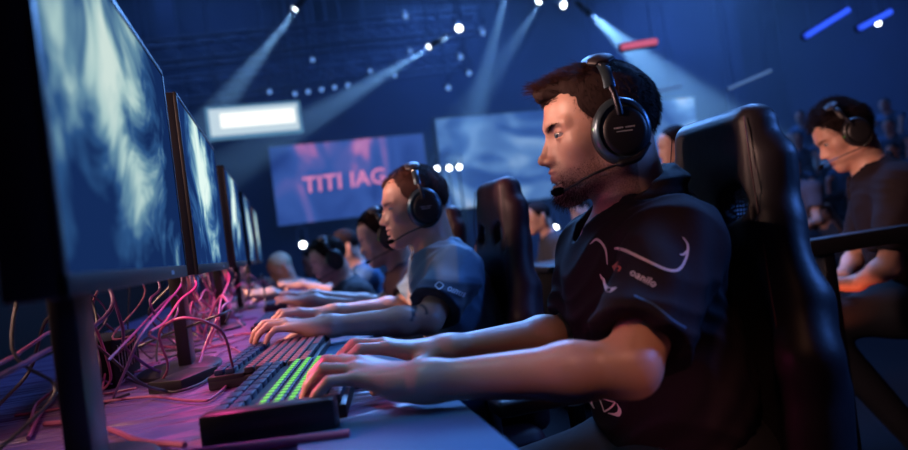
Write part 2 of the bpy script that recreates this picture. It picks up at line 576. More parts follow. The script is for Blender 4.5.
def snap(fld, P, n=12):
    P = np.array(P, float).copy()
    for _ in range(n):
        P -= grad(fld, P)*fld(P)[:, None]*.8
    return P


# ------------------------------------------------------------------ people
def frame(o, face, pitch=0, tilt=0, s=1.0):
    """head frame: x out of the face, y to the left ear, z up; face = heading in degrees"""
    Rz = Matrix.Rotation(math.radians(face), 4, 'Z'); Ry = Matrix.Rotation(math.radians(pitch), 4, 'Y'); Rx = Matrix.Rotation(math.radians(tilt), 4, 'X')
    return Matrix.Translation(o) @ Rz @ Ry @ Rx @ Matrix.Scale(s, 4)


def head_ops(f, ears=True, fine=True):
    f.ell((-.002, 0, .029), (.083, .073, .073), k=.02)
    f.ell((.038, 0, .036), (.060, .060, .054), k=.03)
    f.ell((.030, 0, -.022), (.056, .056, .074), k=.03)
    for y in (-1, 1):
        f.cap((-.008, y*.050, -.052), (.070, y*.014, -.096), .018, .017, k=.03)
        f.cap((-.008, y*.054, -.03), (-.008, y*.050, -.055), .017, .016, k=.03)
        f.ell((.052, y*.040, -.022), (.024, .021, .020), k=.026)
    f.ell((.078, 0, -.096), (.021, .021, .018), k=.022)
    f.ell((.070, 0, -.062), (.030, .031, .030), k=.022)
    f.cap((.089, -.012, .016), (.089, .012, .016), .010, k=.018)
    for y in (-1, 1):
        f.cap((.088, y*.014, .0145), (.070, y*.047, .0135), .0100, .009, k=.012)
        f.ell((.104, y*.033, -.004), (.021, .018, .012), k=.014, mode='s')
        f.ell((.0765, y*.033, -.003), (.0142, .0155, .0128), k=.004)
        f.ell((.0895, y*.0385, -.0035), (.0190, .0140, .0037 if fine else .003), k=.0018, mode='s')
    f.cap((.088, 0, .008), (.109, 0, -.036), .0070, .0075, k=.010)
    for y in (-1, 1): f.cap((.080, y*.006, -.004), (.092, y*.0085, -.040), .0095, .0105, k=.010)
    f.ell((.1105, 0, -.0385), (.0088, .0082, .0074), k=.007)
    for y in (-1, 1):
        f.ell((.0985, y*.0120, -.0425), (.0105, .0066, .0064), k=.005)
        f.ell((.103, y*.0062, -.0495), (.0058, .0034, .0034), k=.003, mode='s')
    f.ell((.094, 0, -.0590), (.0100, .021, .0052), k=.006)
    f.ell((.0900, 0, -.0695), (.0100, .019, .0060), k=.006)
    f.ell((.0865, 0, -.080), (.010, .018, .0045), k=.010, mode='s')
    f.ell((.106, 0, -.0638), (.016, .025, .0010), k=.0028, mode='s')
    if ears:
        for y in (-1, 1):
            f.ell((-.008, y*.078, -.004), (.018, .009, .031), k=.008)
            f.ell((-.002, y*.087, -.002), (.009, .006, .018), k=.005, mode='s')
    return f


LIP = lambda L: np.exp(-(((L[:, 0]-.098)/.013)**4+(L[:, 1]/.0215)**4+((L[:, 2]+.064)/.0088)**4))


def beard_mask(L):
    x, y, z = L[:, 0], np.abs(L[:, 1]), L[:, 2]
    top = -.030-.030*np.clip((x+.0)/.07, 0, 1)            # edge falls from ear to mouth corner
    m = 1/(1+np.exp((z-top)/.006))
    must = np.exp(-(((z+.050)/.0065)**4+(y/.030)**6))*(x > .07)
    lo = 1/(1+np.exp(-(z+.125)/.006))
    return np.clip(np.maximum(m, must*.9)*lo*(x > -.03)*(1-LIP(L)), 0, 1)*.8


def brow_mask(L):
    x, y, z = L[:, 0], np.abs(L[:, 1]), L[:, 2]
    c = .0065+.005*np.sin(np.clip((y-.012)/.04, 0, 1)*2.4)
    return np.exp(-((z-c)/.0032)**4)*np.exp(-(((y-.031)/.0215)**8))*(x > .045)


def strands(name, P, D, ln, rad, m, parent, curl=None, seg=3, jit=.25):
    """many fine hairs as one mesh: roots P, directions D"""
    V, F = [], []
    for p, d, l in zip(P, D, ln):
        p = Vector(p); d = Vector(d).normalized()
        d = (d+Vector([random.gauss(0, jit) for _ in range(3)])*.5).normalized()
        a = d.orthogonal().normalized(); b_ = d.cross(a)
        n0 = len(V)
        g = Vector(curl) if curl is not None else Vector((0, 0, 0))
        for i in range(seg+1):
            t = i/seg; q = p+d*l*t+g*l*t*t; r = rad*(1-t*.85)
            for k in range(3):
                w = 2*PI*k/3; V.append(q+a*math.cos(w)*r+b_*math.sin(w)*r)
        for i in range(seg):
            for k in range(3):
                k2 = (k+1) % 3; F.append((n0+i*3+k, n0+i*3+k2, n0+i*3+3+k2, n0+i*3+3+k))
    me = bpy.data.meshes.new(name); me.from_pydata(V, [], F); me.update()
    return link(name, me, m, parent)


def hand_ops(f, W, d, up, sv, s=1.0, spread=(-8, 0, 8, 16), curls=((5, -38, -62),)*4, k=.006):
    W = np.array(W, float); d = nrm(d); up = nrm(np.array(up)-d*np.dot(up, d)); sv = nrm(np.array(sv)-d*np.dot(sv, d)-up*np.dot(sv, up))
    offs = (.027, .009, -.010, -.027); fr = (.086, .088, .084, .076); hz = (.020, .024, .020, .012)
    seg = ((.044, .026, .021), (.047, .029, .022), (.043, .028, .021), (.034, .021, .019))
    rr = ((.0100, .0090, .0080, .0066), (.0100, .0092, .0082, .0066), (.0096, .0086, .0078, .0062), (.0086, .0076, .0070, .0056))
    f.cap(W-d*.02*s, W+d*.02*s, .024*s, .022*s, k=.02)
    f.cap(W-d*.01*s+sv*.012*s, W+d*.03*s+sv*.016*s, .018*s, .018*s, k=.02)
    f.cap(W-d*.01*s-sv*.012*s, W+d*.03*s-sv*.014*s, .017*s, .016*s, k=.02)
    for i in range(4):
        K = W+(d*fr[i]+sv*offs[i]+up*hz[i])*s
        f.cap(W+(d*.02+sv*offs[i]*.55)*s, K, .0165*s, rr[i][0]*1.12*s, k=.012)
        a = math.radians(spread[i]); hd = d*math.cos(a)-sv*math.sin(a); p = K
        for j in range(3):
            c = math.radians(curls[i % len(curls)][j]); q = p+(hd*math.cos(c)+up*math.sin(c))*seg[i][j]*s
            f.cap(p, q, rr[i][j]*s, rr[i][j+1]*s, k=.0022 if j else .005)
            p = q
    T = [W+(d*.018+sv*.020-up*.004)*s]
    for v, l in (((.62, .72, -.1), .044), ((.88, .38, -.3), .033), ((.95, .05, -.35), .027)):
        dd = nrm(d*v[0]+sv*v[1]+up*v[2]); T.append(T[-1]+dd*l*s)
    for j, (a, b_) in enumerate(((.0165, .0125), (.0125, .0098), (.0098, .0078))):
        f.cap(T[j], T[j+1], a*s, b_*s, k=.01 if j == 0 else .004)


def eyes(H, parent, look=(0, 0)):
    for y, nm in ((1, 'eye'), (-1, 'eye')):
        c = Vector((.0768, y*.033, -.003))
        e = MB().lathe([(.0125*math.sin(a), .0125*math.cos(a)) for a in np.linspace(.001, PI-.001, 14)], seg=20)
        e.xf(Matrix(H) @ Matrix.Translation(c)); eo = e.build(nm, MT['eye'], parent)
        lk = Vector((1, math.tan(math.radians(look[0])), math.tan(math.radians(look[1])))).normalized()
        q = lk.to_track_quat('Z', 'X').to_matrix().to_4x4()
        i = MB().lathe([(.0062, .0112), (.0060, .0116), (.003, .0129), (.0001, .0131)], seg=16)
        i.xf(Matrix(H) @ Matrix.Translation(c) @ q); i.build('iris', MT['iris'], eo)


def hair_ops(f, top=.006, side=.003, style='short'):
    f.ell((-.002, 0, .030), (.083+side, .073+side, .073+side), k=.012)
    f.ell((.022, 0, .041), (.060+top*.4, .060+side, .051+top*.7), k=.02)
    f.ell((-.002, 0, .034), (.078+top*.3, .066+side, .067+top), k=.02)
    # open the face, free the ears and nape
    f.ell((.110, 0, -.020), (.068, .12, .098), k=.004, mode='s')
    f.half((.028, 0, 0), (.75, 0, -.66), k=.008)
    f.half((0, 0, -.072), (.0, 0, -1), k=.004)
    f.ell((-.002, 0, -.085), (.062, .2, .062), k=.006, mode='s')
    return f


def hairpost(amp, fx=60, fz=25):
    def g(P, d):
        return d+amp*(np.sin(P[:, 1]*520+3*np.sin(P[:, 0]*fx))*.5+np.sin(P[:, 1]*260+P[:, 2]*90+4*np.sin(P[:, 0]*fz)))*.5
    return g


def fuzz(parent, H, top, n, ln, rad, m, seed, jfn=None, ax=None, name='short_hair', frm=None, sweep=.9):
    """fine hairs standing on the hair shell of a head with frame H; frm moves hairs into the parent's own space"""
    Hm = Matrix(H); hf = Field([list(q) for q in Hm]); hair_ops(hf, top)
    if jfn: jfn(hf)
    rs = np.random.RandomState(seed); u = rs.normal(size=(n, 3)); u /= np.linalg.norm(u, axis=1)[:, None]
    A = np.array(Hm.to_3x3()); L_ = u*np.array([.09, .08, .088])+np.array([0, 0, .035])
    W = snap(hf, L_@A.T+np.array(Hm.translation), 8); W = W[np.abs(hf(W)) < .002]
    Hi = np.array(Hm.inverted()); L_ = W@Hi[:3, :3].T+Hi[:3, 3]; G = grad(hf, W)
    up_ = L_[:, 2] > .065
    D = np.stack([np.where(up_, sweep, -.25), np.zeros(len(W)), np.where(up_, .05, -1.0)], 1)@A.T
    return strands(name, W-G*.001, G*.5+D*.8, ln*(.7+.6*rs.uniform(size=len(W)))*np.where(up_, 1.5, 1), rad, m, parent, jit=.35, seg=2)


def make_headset(H, colour, label, mic=(.094, .050, -.094), pad=True, cup_scale=1.0, group=None, marks=True):
    root = empty('gaming_headset'); tag(root, label, 'headset', group)
    root.matrix_world = H
    for y in (1, -1):
        A = Matrix(((1, 0, 0, -.006), (0, 0, y, 0), (0, 1, 0, -.017), (0, 0, 0, 1)))
        c = cup_scale*1.09
        MB().lathe([(.030, .062), (.040, .060), (.046, .066), (.0475, .074), (.045, .082), (.03, .084)], A, 40, .86*c, .98*c).build('ear_cushion', MT['leather'], root)
        cu = MB().lathe([(.043, .081), (.0485, .084), (.0505, .091), (.0485, .098), (.044, .1025), (.040, .1035), (.0365, .100)], A, 48, .82*c, .95*c).build('ear_cup', colour, root)
        MB().lathe([(.0385, .098), (.0385, .1035), (.036, .1055), (.031, .1065), (.0001, .1068)], A @ Matrix.Translation((-.003, -.002, 0)), 40, .78*c, .88*c).build('cup_plate', MT['black'], cu)
        if marks:
            b = MB()
            for i in range(11):   # tiny illegible line of lettering, two rows
                if i == 5: continue
                b.box((-.022+i*.0029, y*.1072, -.014), (.0011, .0003, .0011))
            b.box((-.0075, y*.1072, -.0195), (.012, .0003, .0007))
            b.build('cup_lettering', MT['grey_print'], cu, False)
        s = MB().tube([(-.004, y*.1075, .006), (-.003, y*.1085, .018), (-.0, y*.1055, .040), (.004, y*.098, .056)], [.0045, .005, .0042, .0035], 10, flat=.6)
        s.build('slider', MT['dark_metal'], root)
        if y == 1:
            MB().lathe([(.0022, 0), (.0022, .0012), (.0001, .0014)], Matrix.Translation((.036, y*.096, -.010)) @ Matrix.Rotation(-y*PI/2, 4, 'X'), 10).build('status_light', MT['key_glow'], cu)
    pts = []
    for k in range(25):
        a = PI*k/24
        pts.append((.004+.004*math.sin(a), .0975*math.cos(a), .050+.060*math.sin(a)**.85))
    MB().tube(pts, .0045, 10, flat=2.0, up=(0, 1, 0)).build('headband', colour, root)
    if pad:
        pp = [p for i, p in enumerate(pts) if 5 <= i <= 19]
        MB().tube([(x, y_*1.03, z+.004) for x, y_, z in pp], [.004]+[.0085]*(len(pp)-2)+[.004], 12, flat=2.6, up=(0, 1, 0)).build('headband_pad', MT['leather'], root)
        for y in (1, -1):
            MB().tube([(.020, y*.062, .106), (.010, y*.080, .090), (.003, y*.094, .066)], [.003, .0028, .0024], 8).build('band_trim', MT['steel'], root)
    m = Vector(mic)
    bm_ = spline([(-.042, .094, -.040), (-.022, .1005, -.062), (.010, .0985, -.068), ((.010+m.x)/2, .085, (-.068+m.z)/2+.002), (m.x-.012, m.y+.006, m.z+.002), m], 6)
    n = len(bm_)
    bo = MB().tube(bm_, [.0062 if i < n*.36 else .0022 for i in range(n)], 8).build('microphone_boom', MT['black'], root)
    dm = (bm_[-1]-bm_[-3]).normalized()
    MB().tube([m-dm*.006, m-dm*.002, m+dm*.009, m+dm*.015], [.004, .0062, .0066, .003], 12).build('microphone', MT['matte'], bo)
    return root


def decal_text(name, txt, size, o, xd, yd, nd, fld, m, parent, shear=.2):
    cu = bpy.data.curves.new(name, 'FONT'); cu.body = txt; cu.size = size; cu.shear = shear; cu.resolution_u = 3
    cu.space_character = 1.05; cu.offset = size*.02
    t = bpy.data.objects.new(name, cu); COL.objects.link(t)
    dg = bpy.context.evaluated_depsgraph_get()
    me = bpy.data.meshes.new_from_object(t.evaluated_get(dg)); bpy.data.objects.remove(t); bpy.data.curves.remove(cu)
    me.name = name; me.materials.clear()
    n = len(me.vertices); a = np.empty(n*3, np.float32); me.vertices.foreach_get('co', a); a = a.reshape(-1, 3).astype(float)
    o, xd, yd, nd = (np.array(q, float) for q in (o, xd, yd, nd))
    P = o+np.outer(a[:, 0], xd)+np.outer(a[:, 1], yd)
    P = march(fld, P+nd*.08, -nd)+nd*.0012 if fld is not None else P
    me.vertices.foreach_set('co', P.astype(np.float32).ravel()); me.update()
    return link(name, me, m, parent, False)


def decal_line(name, pts, w, o, xd, yd, nd, fld, m, parent):
    """a printed stroke lying on the cloth: points in the print's own plane"""
    o, xd, yd, nd = (np.array(q, float) for q in (o, xd, yd, nd))
    s = np.array([[p.x, p.y] for p in spline([(a, b_, 0) for a, b_ in pts], 8)])
    ww = w if isinstance(w, (list, tuple)) else None
    n = len(s); t = np.gradient(s, axis=0); t /= np.linalg.norm(t, axis=1)[:, None]; q = np.stack([-t[:, 1], t[:, 0]], 1)
    wd_ = np.interp(np.linspace(0, 1, n), np.linspace(0, 1, len(ww)), ww) if ww else np.full(n, w)
    a = np.concatenate([s+q*wd_[:, None]/2, s-q*wd_[:, None]/2])
    P = o+np.outer(a[:, 0], xd)+np.outer(a[:, 1], yd)
    P = march(fld, P+nd*.08, -nd)+nd*.0012
    me = bpy.data.meshes.new(name); me.from_pydata([tuple(p) for p in P], [], [(i, i+1, n+i+1, n+i) for i in range(n-1)]); me.update()
    return link(name, me, m, parent, False)


def auto_axes(lo, hi, h): return [axis([(lo[i], hi[i], h)]) for i in range(3)]


def seated_person(label, H, J, h=.008, skin=SKIN2, hair='hair_brown', shirt='shirt_dark', group=None, ears=True, axes=None,
                  hands=True, top=.008, legs=True, sleeve=.62, folds=.002, hopts={}, collar=True, jfn=None, attrs=True, hairh=None, curls=((5, -38, -62),)*4,
                  spreadL=(-8, 0, 8, 16), spreadR=(-8, 0, 8, 16), k_arm=.02):
    """J: neck, chest, belly, hip centres; sh/el/wr/hd for L and R; kn, an for the legs"""
    root = empty('person'); tag(root, label, 'person', group)
    Hm = Matrix(H); hs = Hm.to_scale()[0]
    hl = lambda *p: np.array(Hm @ Vector(p))
    HF = head_ops(Field([list(r) for r in Hm]), ears, h < .004)
    hc = np.array(Hm.translation)
    # body: one continuous figure
    bf = Field()
    bf.sub(HF, hc, .15*hs, k=.002)
    nk = np.array(J['neck'], float)
    bf.cap(hl(-.012, 0, -.03), nk, .053*hs, .056*hs, k=.022)
    bf.cap(hl(-.022, 0, -.02), nk+np.array(J.get('nape', (0, 0, 0))), .046*hs, .052*hs, k=.02)
    ch, be, hp = (np.array(J[q], float) for q in ('chest', 'belly', 'hip'))
    cr, br = J.get('cr', (.11, .17, .15)), J.get('br', (.11, .15, .17))
    bf.ell(ch, cr, k=.05); bf.ell(be, br, k=.05); bf.ell(hp, J.get('hr', (.12, .16, .10)), k=.05)
    for q in 'LR':
        sh, el, wr = (np.array(J[a+q], float) for a in ('sh', 'el', 'wr'))
        bf.cap(ch+(sh-ch)*.4+np.array([0, 0, .03]), sh, .06, .056, k=.05)
        bf.cap(sh, el, .050, .034, k=.03)
        m1 = el+(wr-el)*.28
        bf.cap(el, m1, .034, .0345, k=k_arm); bf.cap(m1, wr, .0345, .0235, k=k_arm)
        if hands:
            d = np.array(J['hd'+q], float); d = nrm(d); sv = np.cross(d, (0, 0, 1)) if q == 'L' else -np.cross(d, (0, 0, 1))
            hand_ops(bf, wr+d*.012, d, J.get('up'+q, (0, 0, 1)), sv, 1.0, spreadL if q == 'L' else spreadR, J.get('curl'+q, curls))
    lo = np.minimum.reduce([hc-.16, hp-.2]+[np.array(J[a+q], float)-.14 for a in ('sh', 'wr', 'el') for q in 'LR'])
    hi = np.maximum.reduce([hc+.16, hp+.2]+[np.array(J[a+q], float)+.14 for a in ('sh', 'wr', 'el') for q in 'LR'])
    lo[2] = hp[2]-.09
    Hi = np.array(Hm.inverted()); loc = lambda P: P@Hi[:3, :3].T+Hi[:3, 3]
    near = lambda P: (np.abs(loc(P)).max(1) < .16)
    at = {}
    if attrs:
        at['lip'] = lambda P: LIP(loc(P))*.75*near(P)
        at['brow'] = lambda P: brow_mask(loc(P))*.85*near(P)
        if skin is SKIN: at['beard'] = lambda P: beard_mask(loc(P))*near(P)
    if J.get('ink'): at['ink'] = J['ink']
    ax = axes or auto_axes(lo, hi, h)
    mesh_field('body', bf, *ax, skin, root, at)
    # shirt
    sf = Field()
    g = .012
    sf.ell(ch, [a+g for a in cr], k=.06); sf.ell(be, [a+g*1.4 for a in br], k=.06)
    sf.cap(nk+np.array([.0, 0, -.035]), ch, .075, .10, k=.05)
    hems = []
    for q in 'LR':
        sh, el, wr = (np.array(J[a+q], float) for a in ('sh', 'el', 'wr'))
        sf.cap(ch+(sh-ch)*.4+np.array([0, 0, .03]), sh, .072, .064, k=.05)
        if sleeve <= 1:
            e = sh+(el-sh)*sleeve
            sf.cut(sh, e, .064, J.get('hem', .066), k=.035); hems.append((sh, e))
        else:
            sf.cap(sh, el, .066, .052, k=.035); e = el+(wr-el)*(sleeve-1); sf.cut(el, e, .052, .040, k=.01); hems.append((el, e))
    for s0, e in hems:
        u = nrm(e-s0); sf.cut(e-u*.05, e+u*.02, .0, .062 if sleeve <= 1 else .034, k=.004, mode='s')
    # neck opening with a V at the front
    fx = nrm(hl(1, 0, 0)-hc)
    bx_ = nk+fx*.03
    sf.cap(nk+np.array([0, 0, .10]), nk+np.array([0, 0, -.012])+fx*.012, .074, .062, k=.006, mode='s')
    sf.cap(nk+fx*.075+np.array([0, 0, .06]), nk+fx*J.get('vx', .085)+np.array([0, 0, -.065]), .050, .012, k=.006, mode='s')
    if collar:
        c0 = nk+np.array([0, 0, .004]); pts = []
        for a_ in np.linspace(-2.5, 2.5, 15):
            rr_ = .068; v = -fx*math.cos(a_)+np.cross((0, 0, 1), fx)*math.sin(a_)
            pts.append(c0+v*rr_+np.array([0, 0, .012*math.cos(a_)-.008]))
        for a_, b_ in zip(pts[:-1], pts[1:]): sf.cap(a_, b_, .0085, k=.01)
    if folds:
        w = 6.28/.045
        def post(P, d):
            q = P[:, 0]*.5+P[:, 1]*.35+P[:, 2]*.8
            s_ = np.sin(q*w*.55+2.2*np.sin(P[:, 1]*23+P[:, 0]*9)+1.4*np.sin(P[:, 2]*31))
            s2 = np.sin((P[:, 0]*.9-P[:, 2]*.6)*w*.8+2*np.sin(P[:, 1]*17+P[:, 2]*13))
            return d+folds*(np.abs(s_)-.5+.5*s2)
        sf.post = post
    lo2 = np.minimum.reduce([ch-np.array(cr)-.05, be-np.array(br)-.05]+[np.minimum(s0, e)-.1 for s0, e in hems]+[nk-.11])
    ja = J.get('shirt_attrs')
    hi2 = np.maximum.reduce([ch+np.array(cr)+.05, be+np.array(br)+.05]+[np.maximum(s0, e)+.1 for s0, e in hems]+[nk+.12])
    so = mesh_field('jersey', sf, *auto_axes(lo2, hi2, max(h, .0045)), MT[shirt], root, ja)
    # trousers
    if legs:
        tf = Field(); tf.ell(hp, [a+.015 for a in J.get('hr', (.12, .16, .10))], k=.05)
        for q in 'LR':
            kn, an = np.array(J['kn'+q], float), np.array(J['an'+q], float)
            tf.cap(hp+np.array([0, (kn[1]-hp[1])*.5, 0]), kn, .085, .062, k=.05); tf.cap(kn, an, .062, .045, k=.03)
        pp = np.stack([np.array(J[a+q], float) for a in ('kn', 'an') for q in 'LR']+[hp])
        mesh_field('trousers', tf, *auto_axes(pp.min(0)-.2, pp.max(0)+.2, .014), MT[J.get('pants', 'trousers')], root)
        for q in 'LR':
            an = np.array(J['an'+q], float)
            f3 = Field(); f3.cap(an+[.01, 0, -.02], an+nrm([hc[0]*0-1, 0, 0])*.17+[0, 0, -.045], .043, .034, k=.02); f3.half((0, 0, .005), (0, 0, -1))
            mesh_field('shoe', f3, *auto_axes(an-[.25, .08, .15], an+[.08, .08, .06], .01), MT['black'], root)
    # hair
    if hair:
        hf = Field([list(r) for r in Hm]); hair_ops(hf, top, **hopts) if hopts else hair_ops(hf, top)
        if jfn: jfn(hf)
        hf.post = hairpost(.0011)
        lo3, hi3 = hc-.15*hs, hc+.17*hs
        mesh_field('hair', hf, *auto_axes(lo3, hi3, hairh or max(h*.7, .0024)), MT[hair], root)
    if attrs and h < .006: eyes(Hm, root, J.get('look', (8, 0)))
    return root, bf, sf, HF



# ------------------------------------------------------------------ the hall
def struct(name, m, c, h, label=None):
    o = MB().box(c, h).build(name, m, None, False); o['kind'] = 'structure'
    if label: o['label'] = label
    return o


struct('floor', MT['floor'], (3, 6.5, -.05), (9, 8.5, .05))
struct('ceiling', MT['ceil'], (3, 6.5, 6.55), (9, 8.5, .05))
struct('wall_back', MT['wall'], (3, 13.12, 3.2), (9, .1, 3.4))
struct('wall_left', MT['wall'], (-5.1, 6.5, 3.2), (.1, 7.6, 3.4))
struct('wall_right', MT['wall'], (11.9, 6.5, 3.2), (.1, 7.6, 3.4))
for i, x in enumerate((-1.6, 10.3)):
    struct('pillar_%d' % (i+1), MT['wall'], (x, 12.85, 3.2), (.16, .16, 3.3))

# giant screens on the back wall
def big_screen(name, c, w, h, m, label, cat='screen'):
    r = empty(name, c); tag(r, label, cat)
    MB().box((0, .06, 0), (w/2+.05, .06, h/2+.05), bev=.01).build('frame', MT['black'], r)
    MB().box((0, -.01, 0), (w/2, .01, h/2)).build('display', m, r, False)
    return r


s1m = bigscreen_mat('rose_and_blue_show_picture', [(.3, (.02, .06, .30)), (.50, (.05, .13, .50)), (.57, (.14, .16, .55)), (.63, (.60, .22, .58)), (.72, (.85, .45, .80))], (1.1, 1, .65), 2.4, .8)
s2m = bigscreen_mat('pale_blue_show_picture', [(.28, (.02, .06, .28)), (.44, (.05, .15, .48)), (.54, (.14, .32, .70)), (.62, (.30, .52, .88)), (.70, (.75, .82, 1))], (.8, 1, 1.3), 6.1, .8)
b1 = big_screen('stage_screen', (1.41, 12.9, 2.33), 3.0, 1.5, s1m, 'giant stage screen with glowing pink lettering on blue, behind the row of players')
b2 = big_screen('stage_screen', (6.2, 12.9, 2.42), 6.0, 1.85, s2m, 'wide pale blue stage screen behind the bearded player')
decal_text('pink_lettering', 'TITI IAG', .42, (.45, -.04+12.9, 2.15), (1, 0, .02), (0, 0, 1), (0, -1, 0), None, MT['pink_neon'], None, .05)
t_ = bpy.data.objects['pink_lettering']; t_.parent = b1; t_.matrix_parent_inverse = Matrix.Translation((-1.41, -12.9, -2.33))

# hanging light box
r = empty('hanging_sign', (-.17, 8, 2.615)); tag(r, 'bright white light box sign hanging above the monitors', 'sign')
MB().box((0, .05, 0), (.54, .05, .19), bev=.01).build('housing', MT['sign_rim'], r)
MB().box((0, -.006, 0), (.50, .006, .155)).build('sign_face', MT['sign_white'], r, False)
MB().box((.04, -.014, .015), (.42, .002, .085), bev=.001).build('white_band', MT['sign_band'], r, False)
for x in (-.4, .4):
    MB().tube([(x, .05, .18), (x, .05, 3.85)], .008, 6).build('suspension_wire', MT['truss'], r)

# trusses under the ceiling
def truss(name, a, b, label, s=.16, n=14):
    a, b = Vector(a), Vector(b); d = (b-a).normalized(); q = d.cross(Vector((0, 0, 1))).normalized(); up = q.cross(d)
    r = empty(name, a); tag(r, label, 'truss', None)
    m = MB(); c = [q*s+up*s, -q*s+up*s, q*s-up*s, -q*s-up*s]
    for v in c: m.tube([v, b-a+v], .022, 6)
    m.build('chord', MT['truss'], r)
    m = MB()
    for i in range(n):
        p0 = (b-a)*i/n; p1 = (b-a)*(i+1)/n
        m.tube([p0+c[0], p1+c[2]], .012, 5); m.tube([p0+c[1], p1+c[3]], .012, 5); m.tube([p0+c[0], p1+c[1]], .012, 5)
    m.build('bracing', MT['truss'], r)
    for k in (0, 1):
        p = (b-a)*(.12+.76*k); m2 = MB().tube([p, p+Vector((0, 0, 6.4-a.z-p.z))], .008, 5); m2.build('hanging_cable', MT['truss'], r)


truss('lighting_truss', (-2.2, 10, 4.02), (3.4, 10, 4.32), 'lighting truss highest over the left of the hall')
truss('lighting_truss', (-2.4, 10.6, 3.62), (3.2, 10.6, 3.92), 'lower lighting truss carrying the row of small dark lamps')
truss('lighting_truss', (1.8, 9.15, 4.6), (11.2, 9.15, 4.4), 'long lighting truss carrying the bright lamps above the bearded player')


def stage_lamp(loc, aim, label, m, size=.055, group=None, top=None, floor=False):
    r = empty('stage_lamp', loc); tag(r, label, 'stage lamp', group)
    q = (Vector(aim)-Vector(loc)).to_track_quat('Z', 'Y').to_matrix().to_4x4()
    A = q
    MB().lathe([(size*.5, -.30), (size*.9, -.27), (size*1.05, -.12), (size*1.2, 0), (size*1.2, .03), (size*1.05, .03), (size*1.02, .0)], A, 20).build('lamp_housing', MT['black'], r)
    MB().lathe([(size, .0), (size*.98, .012), (size*.6, .022), (.0005, .026)], A, 20).build('lens', m, r)
    MB().tube([Vector((size*1.35, 0, -.02)), Vector((size*1.4, 0, .16)), Vector((0, 0, .22)), Vector((-size*1.4, 0, .16)), Vector((-size*1.35, 0, -.02))], .01, 6).build('yoke', MT['truss'], r)
    if top:
        MB().tube([(0, 0, .2), (0, 0, top-loc[2])], .012, 6).build('drop_rod', MT['truss'], r)
    if floor:
        MB().tube([(0, .03, -loc[2]), (0, .03, .1)], .012, 8).lathe([(.12, -loc[2]), (.12, -loc[2]+.02), (.02, -loc[2]+.03)], None, 16).build('stand_pole', MT['black'], r)
    return r


LAMPS = [((.524, 9, 4.287), (-2.2, 8.8, 1.2), 'bright lamp whose beam falls toward the hanging sign', 1),
         ((2.305, 9, 3.669), (-1.2, 8.9, 1.9), 'bright lamp throwing a long beam down over the stage screen', 1),
         ((2.764, 9, 3.904), (1.2, 4, 1.0), 'bright lamp just above the one with the long beam', 1),
         ((4.05, 9, 4.25), (2.9, 8.9, 2.9), 'bright lamp above the gap between the two stage screens', 1),
         ((4.422, 9, 4.172), (4.0, 2, .5), 'bright lamp nearest above the bearded player, facing the tables', 1),
         ((10.2, 9, 3.63), (5, 1, .5), 'bright lamp hanging at the far upper right corner', 1),
         ((4.815, 9, 4.049), (9.8, 11.4, 1.2), 'lamp whose wide beam slopes down behind the bearded player', 0),
         ((3.55, 9, 4.42), (2.7, 8.9, 2.4), 'lamp whose short beam points down between the stage screens', 0)]
for loc, aim, lab, on in LAMPS:
    stage_lamp(loc, aim, lab, MT['lamp_on' if on else 'lamp_dim'], .045 if on else .045, 'lamps on the trusses', 4.5)
for i in range(3):
    stage_lamp([(2.311, 9.6, 1.99), (2.502, 9.6, 1.985), (2.66, 9.6, 1.985)][i], (2.6, 3, 1.2),
               ['leftmost lamp of the close trio in front of the stage screens', 'middle lamp of the close trio in front of the stage screens', 'rightmost lamp of the close trio in front of the stage screens'][i], MT['lamp_on'], .036, 'close trio of small lamps', None, True)
stage_lamp((.181, 7.4, 1.08), (.3, 2, 1.0), 'single round white lamp glowing low behind the far players', MT['lamp_on'], .034, None, None, True)
stage_lamp((3.057, 7.2, .90), (2.5, 2, 1.0), 'small white lamp glowing between the two spectators', MT['lamp_on'], .032, None, None, True)
for i, (x, z) in enumerate([(.42, 3.44), (.62, 3.46), (.83, 3.48), (1.03, 3.50), (1.24, 3.52), (1.62, 3.72), (2.0, 3.62), (2.3, 4.0), (.05, 3.5), (.75, 3.95)]):
    stage_lamp((x, 10.3, z), (x-.3, 4, 1), 'small unlit-looking blue lamp hanging from the lower truss', MT['lamp_dim'], .035, 'small dim lamps on the lower truss', 6.5)
for i, (x, z) in enumerate([(2.85, 3.6), (2.95, 3.35), (3.25, 3.95), (2.1, 4.25), (2.6, 3.15)]):
    stage_lamp((x, 9.4, z), (x-.6, 4, 1), 'small blue lamp hanging beside the bright lamps', MT['lamp_dim'], .04, 'small blue lamps near the bright ones', 6.5)

# beams through the haze
for i, (loc, aim, lab, on) in enumerate(LAMPS):
    if i == 0: spot('beam_light', (loc[0]-.02, loc[1], loc[2]-.05), aim, 5600, (.32, .62, 1), 13, .6, .03)
    if i == 1: spot('beam_light', (loc[0]-.05, loc[1], loc[2]-.04), aim, 7500, (.30, .6, 1), 12, .6, .03)
    if i == 6: spot('beam_light', (loc[0]+.05, loc[1], loc[2]-.04), aim, 20000, (.30, .62, 1), 20, .6, .03)
    if i == 7: spot('beam_light', (loc[0], loc[1], loc[2]-.05), aim, 3500, (.30, .62, 1), 13, .6, .03)
    if i == 3: spot('beam_light', (loc[0], loc[1], loc[2]-.05), aim, 1500, (.30, .62, 1), 16, .6, .03)
    if i == 2: spot('beam_light', (loc[0]-.03, loc[1], loc[2]-.03), (-.6, 8.9, 2.0), 1500, (.30, .62, 1), 8, .6, .03)

